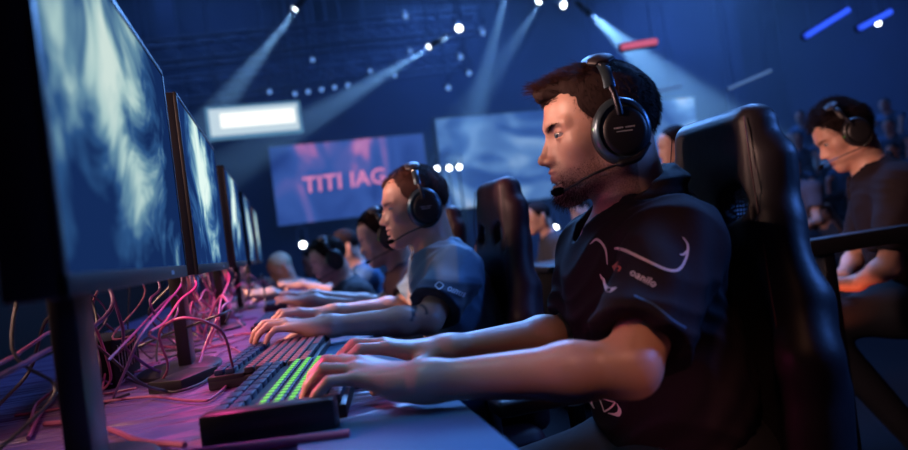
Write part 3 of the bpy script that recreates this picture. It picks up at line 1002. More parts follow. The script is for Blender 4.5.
m_haze = bpy.data.materials.new('stage_haze'); m_haze.use_nodes = True
nt = m_haze.node_tree; nt.nodes.clear()
vsn = nt.nodes.new('ShaderNodeVolumePrincipled'); vsn.inputs['Density'].default_value = .035; vsn.inputs['Color'].default_value = (.7, .85, 1, 1)
vsn.inputs['Anisotropy'].default_value = .2
oo = nt.nodes.new('ShaderNodeOutputMaterial'); nt.links.new(vsn.outputs[0], oo.inputs['Volume'])
hz = MB().box((3.3, 9.95, 3.25), (8.2, 3.06, 3.2)).build('haze', m_haze, None, False); tag(hz, 'thin blue stage haze filling the far half of the hall', 'haze', kind='stuff')
for x, y, en in ((-1, 11.5, 50), (3.5, 11, 190), (8.5, 11, 260)):
    d = bpy.data.lights.new('hall_wash', 'AREA'); d.size = 2.5; d.energy = en; d.color = (.09, .25, .82); d.spread = math.radians(150)
    o = bpy.data.objects.new('hall_wash', d); COL.objects.link(o); o.location = (x, y, 6.2)

for i, (a, b, m, lab) in enumerate([((5.796, 6, 2.641), (6.412, 6, 2.906), 'led_blue', 'long blue light bar at the upper right, the one further from the corner'),
                                    ((6.542, 6, 2.694), (7.0, 6, 2.86), 'led_blue', 'shorter blue light bar in the upper right corner beside the bright lamp'),
                                    ((3.535, 6, 2.644), (3.93, 6, 2.68), 'led_pink', 'pink light bar glowing above the bearded player'),
                                    ((5.9, 7.5, 2.42), (6.6, 7.5, 2.62), 'led_pale', 'faint blue light bar below the long blue one'),
                                    ((4.35, 8.5, 2.55), (5.9, 8.5, 2.72), 'led_pale', 'faint long blue light strip above the main gaming chair')]):
    a, b = Vector(a), Vector(b); r = empty('light_bar', a); tag(r, lab, 'light bar')
    k = .35 if i > 2 else 1
    MB().tube([Vector((0, .03, 0)), b-a+Vector((0, .03, 0))], .04*k+.01, 8).build('bar_housing', MT['black'], r)
    MB().tube([Vector((0, 0, 0)), b-a], .028*k+.006, 10).build('glowing_tube', MT[m], r)
    for t in (.1, .9): MB().tube([(b-a)*t, (b-a)*t+Vector((0, .05, 6.5-a.z-(b.z-a.z)*t))], .004, 5).build('hanger', MT['truss'], r)

# ------------------------------------------------------------------ table
r = empty('gaming_table', (-.3, 2.45, 0)); tag(r, 'long table under violet satin cloth where the players sit in a row', 'table')
MB().box((-.02, 0, .7275), (.52, 2.3, .0125), bev=.004).build('tabletop', MT['desk'], r)
for x in (-.46, .4):
    for y in (-2.1, 0, 2.1): MB().box((x, y, .3575), (.03, .03, .3575)).build('leg', MT['black'], r, False)
MB().box((-.50, 0, .55), (.01, 2.25, .17)).build('modesty_panel', MT['matte'], r, False)
MB().box((-.515, 0, .98), (.012, 2.29, .24), bev=.004).build('added_dark_panel', MT['matte'], r, False)  # added black panel that keeps the space behind the monitors dark

for i, (y0, y1) in enumerate(((.30, .875), (1.06, 1.62), (1.9, 2.45))):
    o = MB().box((.09, (y0+y1)/2, .7425), (.105, (y1-y0)/2, .0025), bev=.001).build('mouse_mat', MT['mat_blue'], None)
    tag(o, ['smooth blue mouse mat at the near corner of the table', 'blue mouse mat under the far hand of the bearded player', 'blue mouse mat in front of the third player'][i], 'mouse mat', 'mouse mats along the table')


def monitor(y0, w, label, sm, x=-.16, z0=.952, h=.318):
    r = empty('monitor', (x, y0+w/2, .74)); tag(r, label, 'monitor', 'monitors in a row along the table')
    z = z0-.74
    b = MB().box((-.022, 0, z+h/2), (.020, w/2, h/2), bev=.003)
    b.box((-.052, 0, z+h/2), (.018, w/2*.72, h/2*.7), bev=.012); b.build('casing', MT['black'], r)
    fr = MB()
    for (cy, cz, hy, hz_) in ((0, z+.009, w/2, .009), (0, z+h-.004, w/2, .004), (-w/2+.004, z+h/2, .004, h/2), (w/2-.004, z+h/2, .004, h/2)):
        fr.box((-.001, cy, cz), (.003, hy, hz_), bev=.0008)
    fr.build('bezel', MT['black'], r)
    s = MB().box((0, 0, h/2), (.0012, w/2-.008, h/2-.0125)).build('display', sm, r, False); s.location = (-.0005, 0, z+.004)
    m = MB()
    for k, dy in enumerate((0, .006, .0115, .017)):
        m.box((.0022, w/2*.50+dy, z+.009), (.0004, .0017, .003))
        if k != 2: m.box((.0022, w/2*.50+dy+.0022, z+.0075), (.0004, .0006, .0015))
    m.build('maker_mark', MT['white_print'], r, False)
    MB().box((-.085, 0, z*.5+.04), (.014, .035, z*.5+.04), bev=.004).build('stand_neck', MT['black'], r)
    MB().lathe([(.11, .0), (.11, .008), (.10, .012), (.02, .016), (.001, .016)], Matrix.Translation((-.10, 0, .0005)), 28, .8, 1.1).build('stand_foot', MT['black'], r)
    return r


for i, (y, w, lab) in enumerate([(.54, .605, 'largest nearest monitor showing pale streaks, filling the left edge'), (1.275, .65, 'second monitor along the table, its thick dark side facing us'),
                                 (2.19, .60, 'third monitor along the table'), (3.06, .60, 'fourth monitor along the table, thin sliver of screen'), (3.95, .60, 'farthest monitor at the end of the row')]):
    monitor(y, w, lab, screen_mat('game_picture_%s' % 'abcde'[i], i+.3, (.78, 1.0, 1, 1, .9)[i]), h=.335 if i < 2 else .327)


def keyboard(loc, rz, keym, label, glow=False, leg='white_print'):
    r = empty('keyboard', loc, rz, label, 'keyboard', 'keyboards on the table')
    c = MB().box((0, 0, .010), (.093, .185, .010), bev=.004); c.box((-.06, 0, .019), (.033, .185, .006), bev=.003)
    c.build('case', MT['black'], r)
    cols = [(-.074, 'key_blue'), (-.054, 'key_blue')]
    for x, mm in cols:
        k = MB()
        for j in range(9): k.box((x, -.160+j*.040, .029), (.0085, .0165, .0055), bev=.002)
        k.build('function_key_row', MT[mm], r)
    for q in range(6):
        x = -.020+q*.0195; k = MB(); g = MB()
        for j in range(18):
            y = -.170+j*.0200
            if q == 5 and 4 < j < 10:
                if j == 5: k.box((x, y+.04, .0265), (.0080, .048, .0055), bev=.002)
                continue
            k.box((x, y, .0265), (.0085, .0086, .0055), bev=.002)
            if glow and q < 5 and not (q > 3 and j < 2): g.box((x+.0005, y, .0324), (.0038, .0056, .0006), bev=.0003)
            elif not glow: g.box((x, y, .0323), (.0058, .0050, .0004))
        ko = k.build('key_row', MT[keym], r)
        if g.v: g.build('lit_legends' if glow else 'legends', MT['key_glow'] if glow else MT[leg], ko, False)
    return r


keyboard((-.012, 1.085, .740), math.radians(-9), 'key_blue', 'keyboard with glowing green keys under the hands of the bearded player', True)
keyboard((-.045, 1.44, .740), math.radians(-9), 'key_dark', 'black keyboard with rose-topped keys in front of the blue-shirted player', False, 'key_rose')
keyboard((-.03, 2.30, .740), math.radians(-4), 'key_dark', 'dark keyboard in front of the player in the maroon shirt', False, 'key_blue')
keyboard((-.03, 3.15, .740), 0, 'key_dark', 'dark keyboard farthest along the table', False, 'key_blue')
o = MB().box((0, 0, 0), (.083, .016, .021), bev=.005).build('wrist_rest', MT['black'], None); o.location = (-.045, .862, .7615); o.rotation_euler = (0, 0, math.radians(-12))
tag(o, 'black padded block lying across the near end of the green-lit keyboard', 'wrist rest')
o = MB().tube([(-.135, .838, .7475), (-.03, .806, .7475), (.045, .785, .7475)], [.0055, .0065, .0055], 12).build('cable_sleeve', MT['cable_pink'], None); tag(o, 'straight rose-coloured rod lying along the front of the black block', 'cable sleeve')
o = MB().box((0, 0, 0), (.036, .062, .011), bev=.003).build('hard_drive', MT['black'], None); o.location = (-.222, 1.39, .7515); o.rotation_euler = (0, 0, -.45)
tag(o, 'flat black slab lying on the cloth between cables and keyboard', 'hard drive')
for i, (x, y, w, h, lab) in enumerate([(-.42, 1.62, .05, .10, 'small black box behind the second monitor foot')]):
    r = empty('computer_case', (x, y, .74)); tag(r, lab, 'computer case')
    MB().box((0, 0, h/2), (w, .12, h/2), bev=.006).build('shell', MT['matte'], r)
    m = MB()
    for k in range(7): m.box((w+.001, -.08+k*.026, h*.55), (.001, .004, h*.28))
    m.build('vent', MT['dark_metal'], r, False)

# cables, each one its own thing
CABLES = [
    ('cable_pink', 0.0035, 'long rose cable curving across the cloth in front of the black slab', [(-0.499, 1.342, 0.745), (-0.458, 1.338, 0.745), (-0.377, 1.333, 0.745), (-0.273, 1.3, 0.745), (-0.176, 1.178, 0.745), (-0.146, 1.191, 0.745), (-0.12, 1.406, 0.745)]),
    ('cable_pink', 0.0045, 'short rose cable bent into a hook at the near end of the table', [(-0.434, 1.224, 0.745), (-0.483, 1.395, 0.75), (-0.497, 1.553, 0.75), (-0.448, 1.306, 0.745), (-0.403, 1.12, 0.745)]),
    ('cable_pink', 0.006, 'thick rose cable lying lowest beside the wrist rest', [(-0.408, 1.205, 0.746), (-0.353, 1.168, 0.746), (-0.276, 1.063, 0.746), (-0.214, 0.956, 0.746), (-0.151, 0.89, 0.746)]),
    ('cable_pink', 0.0035, 'rose cable dropping from the second monitor and looping on the cloth', [(-0.2, 2.384, 0.922), (-0.18, 1.827, 0.874), (-0.17, 1.621, 0.834), (-0.21, 2.024, 0.75), (-0.154, 1.777, 0.745), (-0.106, 1.597, 0.745)]),
    ('cable_black', 0.004, 'black cable arching up over the rose cables', [(-0.523, 1.66, 0.745), (-0.462, 1.708, 0.76), (-0.352, 1.746, 0.8), (-0.223, 1.554, 0.84), (-0.148, 1.49, 0.86), (-0.148, 1.698, 0.85), (-0.169, 1.766, 0.82)]),
    ('cable_pink', 0.003, 'thin rose cable making a wide arc behind the black slab', [(-0.336, 2.02, 0.8), (-0.331, 1.992, 0.76), (-0.277, 1.783, 0.745), (-0.216, 1.663, 0.745), (-0.189, 1.783, 0.745), (-0.156, 1.838, 0.745)]),
    ('cable_violet', 0.003, 'violet cable hanging slack under the first monitor', [(-0.22, 1.499, 0.943), (-0.22, 1.273, 0.905), (-0.22, 1.064, 0.877), (-0.25, 1.091, 0.832), (-0.342, 1.354, 0.745)]),
    ('cable_violet', 0.005, 'violet cable slanting down into the dark left end', [(-0.3, 1.261, 0.925), (-0.32, 1.177, 0.887), (-0.33, 1.003, 0.877), (-0.33, 0.874, 0.87)]),
    ('cable_pink', 0.0035, 'rose cable slanting beside the violet one at the dark end', [(-0.36, 1.168, 0.907), (-0.36, 1.106, 0.894), (-0.36, 1.008, 0.882), (-0.36, 0.949, 0.877)]),
    ('cable_violet', 0.003, 'violet cable curled under the second monitor', [(-0.24, 1.362, 0.939), (-0.24, 1.255, 0.918), (-0.24, 1.305, 0.882), (-0.24, 1.419, 0.864), (-0.24, 1.53, 0.88), (-0.24, 1.478, 0.913)]),
    ('cable_pink', 0.003, 'rose cable looped against the second monitor foot', [(-0.21, 1.629, 0.93), (-0.21, 1.376, 0.906), (-0.22, 1.253, 0.877), (-0.22, 1.117, 0.868), (-0.383, 2.262, 0.75), (-0.314, 2.375, 0.745)]),
    ('cable_pink', 0.003, 'rose cable twisting beneath the third monitor', [(-0.2, 2.324, 0.906), (-0.2, 2.408, 0.855), (-0.2, 2.219, 0.833), (-0.19, 2.334, 0.783), (-0.158, 2.264, 0.745)]),
    ('cable_violet', 0.003, 'violet cable running straight along the back of the cloth', [(-0.481, 2.144, 0.745), (-0.351, 2.024, 0.745), (-0.272, 2.15, 0.745), (-0.2, 2.613, 0.745)]),
    ('cable_pink', 0.003, 'rose cable crossing the satin folds toward the far keyboard', [(-0.415, 1.639, 0.745), (-0.343, 1.699, 0.745), (-0.281, 1.896, 0.745), (-0.194, 1.929, 0.745), (-0.135, 2.06, 0.745)]),
    ('cable_black', 0.0035, 'black cable snaking between the slab and the first keyboard', [(-0.441, 1.747, 0.745), (-0.319, 1.472, 0.745), (-0.236, 1.311, 0.745), (-0.188, 1.343, 0.745), (-0.173, 1.463, 0.745)]),
    ('cable_pink', 0.0028, 'fine rose cable coiled upright between the first two monitors', [(-0.24, 1.822, 0.883), (-0.24, 2.031, 0.899), (-0.24, 2.239, 0.87), (-0.24, 2.09, 0.837), (-0.24, 1.832, 0.851), (-0.24, 1.748, 0.883), (-0.24, 1.632, 0.826)]),
]

for mm, rad, lab, pts in CABLES:
    if pts[0][2] > .85: pts = [(pts[0][0]-.03, pts[0][1]+.03, 1.0)]+pts
    if pts[-1][2] > .85: pts = pts+[(pts[-1][0]-.02, pts[-1][1]-.45, .85)]
    o = MB().tube(spline(pts, 10), rad*.72, 8).build('cable', MT[mm], None); tag(o, lab, 'cable', 'cables tangled behind the keyboards')
rc = random.Random(11)
for i in range(44):
    y = rc.uniform(1.0, 3.6); x = rc.uniform(-.40, -.24); pts = [(x-.02, y, rc.uniform(.96, 1.05))]
    n_ = rc.randint(3, 5); dy = rc.uniform(-.16, .16)
    for k in range(n_):
        t = (k+1)/n_; pts.append((x+rc.uniform(-.04, .05), y+dy*t*2+rc.uniform(-.06, .06), .99-(.245)*t**.8+rc.uniform(-.03, .03)*(k < n_-1)))
    pts.append((pts[-1][0]+rc.uniform(-.05, .1), pts[-1][1]+rc.uniform(-.15, .15), .747))
    pts = [(min(a, -.14), b_, max(c_, .746)) for a, b_, c_ in pts]
    mm = rc.choice(('cable_pink', 'cable_violet', 'cable_black', 'cable_black'))
    w_ = {'cable_pink': 'rose', 'cable_violet': 'violet', 'cable_black': 'black'}[mm]
    o = MB().tube(spline(pts, 7), rc.uniform(.0016, .0032), 6).build('cable', MT[mm], None)
    tag(o, 'thin %s cable hanging from behind the monitors down to the cloth' % w_, 'cable', 'hanging %s cables behind the monitors' % w_)
rc = random.Random(3)
for i in range(26):
    x = rc.uniform(-.42, -.2); y = rc.uniform(1.2, 4.4); z = .748; pts = []
    a = rc.uniform(0, 6.28); x0, y0 = x, y
    hh = rc.choice((0, 0, .05, .12, .18))
    for k in range(7):
        pts.append((x, y, .7465+hh*math.sin(k/6*PI)**2*rc.uniform(.6, 1)))
        a += rc.uniform(-1.1, 1.1); x += math.cos(a)*.055; y += math.sin(a)*.09
        x = min(-.12, max(-.46, x))
    mm = rc.choice(('cable_pink', 'cable_violet', 'cable_black', 'cable_pink'))
    o = MB().tube(spline(pts, 7), rc.uniform(.0022, .004), 7).build('cable', MT[mm], None)
    tag(o, {'cable_pink': 'loose rose cable in the heap beneath the monitors', 'cable_violet': 'loose violet cable in the heap beneath the monitors', 'cable_black': 'loose black cable in the heap beneath the monitors'}[mm], 'cable',
        {'cable_pink': 'loose rose cables beneath the monitors', 'cable_violet': 'loose violet cables beneath the monitors', 'cable_black': 'loose black cables beneath the monitors'}[mm])


# ------------------------------------------------------------------ gaming chairs (facing -x, origin on the floor under the seat)
def gaming_chair(label, loc, rz=0, h=.0055, lm='leather', sc=1.0, arms=True):
    r = empty('gaming_chair', loc, rz, label, 'chair', 'high-backed gaming chairs along the table')
    f = Field()
    tl = Matrix.Rotation(math.radians(-4), 3, 'Y')
    R = [list(q) for q in Matrix.Identity(3)]
    f.box((.0, 0, 1.00), (.036, .112, .125), .034, .02)
    f.box((.012, 0, .955), (.032, .135, .11), .03, .03)
    f.box((.012, 0, .70), (.036, .185, .15), .034, .05)
    f.box((.014, 0, .58), (.036, .19, .14), .034, .05)
    for y in (-1, 1):
        f.cap((-.02, y*.180, .55), (-.022, y*.180, .74), .032, .034, k=.04)
        f.cap((-.018, y*.178, .74), (.0, y*.118, .93), .034, .028, k=.04)
        f.box((0, y*.062, .970), (.12, .028, .026), .014, .006, 's', [list(q) for q in Matrix.Rotation(y*.35, 3, 'X')])
        # piping groove along the side
        f.cap((-.030, y*.112, .92), (-.034, y*.100, 1.10), .004, k=.004, mode='s')
    f.ell((-.06, 0, .70), (.035, .13, .16), k=.04, mode='s')
    ax = auto_axes((-.12, -.27, .40), (.09, .27, 1.16), h)
    b = mesh_field('backrest', f, *ax, MT[lm], r)
    # lean back a little
    b.rotation_euler = (0, math.radians(5), 0); b.location = (.145, 0, .015)
    for y in (-1, 1):
        s = MB().tube(spline([(-.034, y*.098, 1.10), (-.037, y*.113, 1.0), (-.033, y*.119, .93), (-.046, y*.145, .84), (-.053, y*.168, .74), (-.050, y*.172, .58)], 6), .0012, 6)
        s.build('stitching', MT['stitch'], b)
        m = MB()
        for k in range(7):
            m.box((-.012, y*(.040+k*.0075), .970), (.002, .0009, .026)); m.box((-.012, y*.0625, .950+k*.0065), (.002, .027, .0009))
        m.build('mesh_insert', MT['grey_print'], b, False)
    f = Field(); f.box((-.06, 0, .43), (.25, .20, .045), .04, .02)
    for y in (-1, 1): f.cap((-.28, y*.21, .445), (.15, y*.21, .445), .042, k=.05)
    mesh_field('seat', f, *auto_axes((-.36, -.28, .34), (.22, .28, .52), .011), MT[lm], r)
    MB().box((.0, 0, .375), (.14, .12, .02), bev=.01).build('seat_plate', MT['dark_metal'], r)
    MB().tube([(0, 0, .09), (0, 0, .37)], .028, 14).build('gas_lift', MT['dark_metal'], r)
    for k in range(5):
        a = 2*PI*k/5+.3; c, s_ = math.cos(a), math.sin(a)
        l = MB().tube([(c*.02, s_*.02, .11), (c*.16, s_*.16, .10), (c*.30, s_*.30, .075)], [.03, .024, .018], 10).build('base_leg', MT['black'], r)
        MB().lathe([(.012, -.022), (.027, -.022), (.029, -.014), (.029, .014), (.027, .022), (.012, .022)], Matrix.Translation((c*.30, s_*.30, .029)) @ Matrix.Rotation(a, 4, 'Z') @ Matrix.Rotation(PI/2, 4, 'X'), 16).build('caster', MT['matte'], l)
    if arms:
        for y in (-1, 1):
            MB().tube([(.04, y*.20, .40), (.04, y*.285, .41), (.03, y*.29, .62)], [.016, .016, .018], 10).build('armrest_post', MT['black'], r)
            f = Field(); f.box((-.01, y*.29, .645), (.135, .042, .017), .014, .01)
            mesh_field('armrest', f, *auto_axes((-.17, y*.29-.06, .615), (.15, y*.29+.06, .675), .007), MT['black'], r)
    return r


gaming_chair('black leather gaming chair of the bearded player, largest and nearest', (.495, .965, -.03), 0, .005)
gaming_chair('maroon-edged gaming chair of the player in the blue shirt', (.37, 1.80, -.03), math.radians(4), .008, 'leather2')
g3 = gaming_chair('dark gaming chair third along the table, only its top showing', (.44, 2.72, -.05), 0, .012, 'leather2')
dup(g3, (.44, 3.6, -.06), 0, 'dark gaming chair fourth along the table, hidden behind the players')

# ------------------------------------------------------------------ the bearded player (nearest)
H1 = frame((.537, .996, 1.103), 162, 0, 0)
J1 = dict(look=(22, 0), neck=(.562, .990, .965), nape=(.012, 0, 0), chest=(.55, .985, .835), belly=(.575, .985, .68), hip=(.60, .985, .545),
          cr=(.10, .15, .13), br=(.105, .155, .17), hr=(.13, .18, .085),
          shL=(.545, .85, .905), elL=(.386, .737, .772), wrL=(.152, .838, .780), hdL=(-.82, .57, .02),
          shR=(.555, 1.125, .90), elR=(.49, 1.12, .758), wrR=(.228, 1.045, .777), hdR=(-.97, .0, .05),
          knL=(.27, .86, .50), knR=(.27, 1.11, .50), anL=(.30, .86, .10), anR=(.30, 1.11, .10), vx=.080)
AX1 = [axis([(-.06, .41, .0034), (.41, .67, .0021), (.67, .78, .006)]), axis([(.63, .86, .0042), (.86, 1.10, .0023), (1.10, 1.27, .005)]),
       axis([(.45, .73, .008), (.73, .84, .003), (.84, .975, .0045), (.975, 1.24, .0021)])]


def quiff(f):
    f.cap((.04, 0, .078), (.106, .004, .073), .020, .007, k=.03)
    f.cap((.05, -.025, .076), (.100, -.018, .070), .015, .006, k=.025)
    f.cap((.05, .03, .075), (.098, .024, .068), .015, .006, k=.025)


p1, bf1, sf1, HF1 = seated_person('bearded player in a dark jersey with a white hook print, typing at the nearest seat', H1, J1, h=.0034, skin=SKIN,
                                  hair='hair_brown', shirt='jersey', axes=AX1, ears=False, top=.010, folds=.0036, jfn=quiff, hairh=.0021,
                                  curls=((6, -34, -60), (8, -38, -62), (8, -44, -62), (4, -40, -55)), spreadL=(-10, 6, 22, 36), sleeve=.84)
Hm1 = Matrix(H1)
# loose hairs over the top and quiff
hf = Field([list(r_) for r_ in Hm1]); hair_ops(hf, .010); quiff(hf)
rs = np.random.RandomState(5)
n = 2600
th = rs.uniform(-.4, 1, n); Lp = np.stack([rs.uniform(-.07, .105, n), rs.uniform(-.062, .062, n), np.full(n, .17)], 1)
W_ = Lp@np.array(Hm1.to_3x3()).T+np.array(Hm1.translation)
W_ = march(hf, W_, np.array([[0, 0, -1.0]]))
keep = (W_[:, 2] > 1.103+.045) & (np.abs(hf(W_)) < .003)
W_, Lk = W_[keep], Lp[keep]
G_ = grad(hf, W_); kk = G_[:, 2] > .45; W_, Lk, G_ = W_[kk], Lk[kk], G_[kk]
fl = np.stack([np.full(len(Lk), 1.0), Lk[:, 1]*3.0, np.clip((Lk[:, 0]-.05)*6, -.1, .35)], 1)@np.array(Hm1.to_3x3()).T
D_ = fl*1.0+G_*.42
strands('loose_hair', W_-G_*.002, D_, .014+.016*np.clip((Lk[:, 0]+.02)/.12, 0, 1)+rs.uniform(0, .008, len(Lk)), .00055, MT['hair_red'], p1, curl=(0, 0, -.25), jit=.32)
# short faded hair all over the shell
n = 9000
u_ = rs.normal(size=(n, 3)); u_ /= np.linalg.norm(u_, axis=1)[:, None]
Ls = u_*np.array([.09, .08, .088])+np.array([0, 0, .035]); Ws = snap(hf, Ls@np.array(Hm1.to_3x3()).T+np.array(Hm1.translation), 8)
ok_ = np.abs(hf(Ws)) < .002; Ws = Ws[ok_]
Ls = Ws@np.array(Hm1.inverted())[:3, :3].T+np.array(Hm1.inverted())[:3, 3]
Gs = grad(hf, Ws)
qf = (Ls[:, 0] > .072) & (Ls[:, 2] > .05)
kk = (Ls[:, 0] < .088) | qf; Ws, Ls, Gs, qf = Ws[kk], Ls[kk], Gs[kk], qf[kk]
ds = np.stack([np.where(qf | (Ls[:, 2] > .08), .9, -.25), np.zeros(len(Ls)), np.where(qf, .25, np.where(Ls[:, 2] > .08, 0, -1.0))], 1)@np.array(Hm1.to_3x3()).T
strands('short_hair', Ws-Gs*.001, Gs*.5+ds*.8, .006+.004*rs.uniform(size=len(Ws))+.008*qf, .00045, MT['hair_brown'], p1, jit=.3, seg=1)
# beard hairs
n = 5200
Lb = np.stack([rs.uniform(-.02, .11, n), rs.uniform(-.07, .07, n), rs.uniform(-.125, -.03, n)], 1)
Wb = Lb@np.array(Hm1.to_3x3()).T+np.array(Hm1.translation)
Wb = snap(HF1, Wb); Hi_ = np.array(Hm1.inverted()); Lb = Wb@Hi_[:3, :3].T+Hi_[:3, 3]
kp = (beard_mask(Lb) > rs.uniform(.25, .75, n)) & (Lb[:, 2] > -.125) & (np.abs(HF1(Wb)) < .002)
Wb, Lb = Wb[kp], Lb[kp]; Gb = grad(HF1, Wb)
chin = np.clip((-.075-Lb[:, 2])/.03, 0, 1)*np.clip((Lb[:, 0]-.04)/.04, 0, 1)
dn = np.array([[.25, 0, -1]])@np.array(Hm1.to_3x3()).T
strands('beard', Wb-Gb*.0008, Gb*.55+dn*.8, .0035+.011*chin, .00040, MT['hair_red'], p1, jit=.3, seg=2)
# eyebrow hairs
n = 1900
Le = np.stack([np.full(n, .09), rs.choice([-1, 1], n)*rs.uniform(.010, .055, n), rs.uniform(.014, .032, n)], 1)
We = Le@np.array(Hm1.to_3x3()).T+np.array(Hm1.translation); We = snap(HF1, We)
Le = We@Hi_[:3, :3].T+Hi_[:3, 3]; kp = brow_mask(Le) > .3; We, Le = We[kp], Le[kp]; Ge = grad(HF1, We)
de = np.stack([np.full(len(Le), -.2), np.sign(Le[:, 1]), np.full(len(Le), .25)], 1)@np.array(Hm1.to_3x3()).T
strands('eyebrow', We+Ge*.0002, de+Ge*.2, np.full(len(We), .008), .0005, MT['hair_brown'], p1, jit=.2, seg=2)

make_headset(H1, MT['gunmetal'], 'gunmetal headset with a boom microphone on the bearded player')

# prints on the jersey sleeve: a pale barbed hook and a line of lettering
je = [c for c in p1.children if c.name.startswith('jersey')][0]
vd = nrm([.45, .89, 0]); nd = -vd; xd = nrm(np.cross(vd, (0, 0, 1.0))); yd = np.array([0, 0, 1.0])
O = np.array([.46, .77, .875])
decal_line('hook_print', [(-.048, .036), (-.0355, .0347), (-.0118, .0213), (.0104, .0081), (.0264, .0063), (.039, .0178), (.0447, .0326), (.0408, .0439)], [.003, .0042, .0032, .0026, .0032, .003, .0026, .0008], O, xd, yd, nd, sf1, MT['white_print'], je)
decal_line('hook_barb', [(.0435, .0265), (.036, .0222), (.0315, .0235)], [.003, .0024, .0008], O, xd, yd, nd, sf1, MT['white_print'], je)
decal_line('front_swoosh', [(-.0738, -.0006), (-.0709, -.0076), (-.0633, -.0098), (-.0539, -.0069)], [.001, .004, .004, .001], O, xd, yd, nd, sf1, MT['white_print'], je)
decal_line('sleeve_piping', [(-.0345, -.0157), (-.0133, -.0285), (.0067, -.049), (.0201, -.0608)], .0016, O, xd, yd, nd, sf1, MT['mat_blue'], je)
decal_text('sleeve_mark', 'b', .017, O+xd*-.056+yd*.010, xd*.96-yd*.25, yd*.96+xd*.25, nd, sf1, MT['orange_print'], je, .5)
decal_text('sleeve_lettering', 'oanilo', .0125, O+xd*-.036+yd*.007, xd*.84-yd*.54, yd*.84+xd*.54, nd, sf1, MT['white_print'], je, .2)
O2 = np.array([.46, .83, .70])+xd*-.078+yd*-.024
decal_line('triangle_print', [(0, 0), (.014, -.002), (.028, -.003)], .0022, O2, xd, yd, nd, sf1, MT['cream'], je)
decal_line('triangle_print', [(0, 0), (.006, -.014), (.008, -.026)], .0022, O2, xd, yd, nd, sf1, MT['cream'], je)
decal_line('triangle_print', [(.028, -.003), (.020, -.014), (.008, -.026)], .0026, O2, xd, yd, nd, sf1, MT['cream'], je)
decal_line('crescent_print', [(.030, -.004), (.033, -.014), (.028, -.023), (.014, -.026)], [.001, .005, .006, .001], O2, xd, yd, nd, sf1, MT['cream'], je)
decal_line('oval_print', [(-.016, -.008), (-.014, -.018), (-.008, -.028)], [.004, .009, .003], O2, xd, yd, nd, sf1, MT['cream'], je)
decal_line('chest_print', [(-.020, .02), (-.008, .026), (.002, .012), (.002, -.012)], [.001, .004, .003, .001], (.47, .93, .90), xd, yd, nd, sf1, MT['white_print'], je)
# hood folded behind the neck
f = Field(); c0 = Vector((.572, .990, .997)); pv = None
for a_ in np.linspace(-2.3, 2.3, 15):
    q = c0+Vector((math.cos(a_)*.058, math.sin(a_)*.078, -.016+.030*math.cos(a_)))
    if pv is not None: f.cap(pv, q, .017, k=.02)
    pv = q
f.post = lambda P, d: d+.0025*np.sin(P[:, 2]*260+P[:, 1]*40+3*np.sin(P[:, 1]*30))
mesh_field('hood', f, *auto_axes((.48, .86, .91), (.68, 1.11, 1.06), .004), MT['jersey'], p1)

# ------------------------------------------------------------------ second player, blue shirt
H2 = frame((.382, 1.862, 1.064), 174, 1, 0)
J2 = dict(neck=(.408, 1.855, .935), nape=(.01, 0, 0), hem=.070, chest=(.435, 1.85, .80), belly=(.47, 1.85, .65), hip=(.48, 1.85, .54), cr=(.095, .15, .13), br=(.10, .145, .17),
          shL=(.430, 1.71, .865), elL=(.315, 1.60, .765), wrL=(.075, 1.60, .787), hdL=(-.97, .05, .0), shR=(.44, 1.99, .86), elR=(.34, 2.03, .76), wrR=(.11, 1.93, .785), hdR=(-1, -.1, 0),
          knL=(.16, 1.73, .50), knR=(.16, 1.97, .50), anL=(.2, 1.73, .1), anR=(.2, 1.97, .1), pants='denim')
def ink2(P):
    q = P-np.array([.290, 1.57, .790]); a = np.hypot(q[:, 0]-.0, q[:, 2]*1.0)
    return (P[:, 1] < 1.60)*(a < .04)*(np.exp(-((a-.017)/.0035)**2)*(q[:, 2] > -.008)+np.exp(-((q[:, 0]+.012-q[:, 2]*.7)/.004)**2)*(np.abs(q[:, 2]) < .02)*(np.abs(q[:, 0]) < .03))
J2['ink'] = ink2
sg = lambda v: 1/(1+np.exp(-np.clip(v, -30, 30)))
J2['shirt_attrs'] = {
    'pale_panel': lambda P: sg((.408+(P[:, 2]-.86)*.30-P[:, 0])/.002)*sg((P[:, 0]-.350-(P[:, 2]-.86)*.3)/.002),
    'navy_band': lambda P: sg((np.abs(P[:, 1]-1.85)-.165+(P[:, 2]-.82)*.35)/.002)*sg((.845-(P[:, 0]-.40)*.25-P[:, 2])/.002)}
p2, bf2, sf2, HF2 = seated_person('clean-shaven player in a blue and peach shirt with a forearm tattoo, second along the table', H2, J2, h=.0045, hair='hair_red', shirt='jersey_blue', ears=False, top=.010,
                                  axes=[axis([(-.12, .26, .0045), (.26, .52, .0032), (.52, .62, .006)]), axis([(1.46, 1.74, .0045), (1.74, 1.97, .0032), (1.97, 2.15, .006)]), axis([(.45, .74, .008), (.74, .92, .0045), (.92, 1.2, .003)])],
                                  hairh=.003, folds=.003, sleeve=.80, jfn=lambda f: f.cap((.04, 0, .074), (.086, 0, .064), .020, .012, k=.02))
fuzz(p2, H2, .010, 6000, .007, .0007, MT['hair_red'], 3, lambda f: f.cap((.04, 0, .074), (.086, 0, .064), .020, .012, k=.02))
make_headset(H2, MT['gunmetal'], 'teal-sheened headset with a boom microphone on the player in the blue shirt', pad=True, cup_scale=1.08)
js = [c for c in p2.children if c.name.startswith('jersey')][0]
vd2 = nrm([.22, .97, 0]); nd2 = -vd2; xd2 = nrm(np.cross(vd2, (0, 0, 1.0)))
O3 = np.array([.40, 1.66, .86])
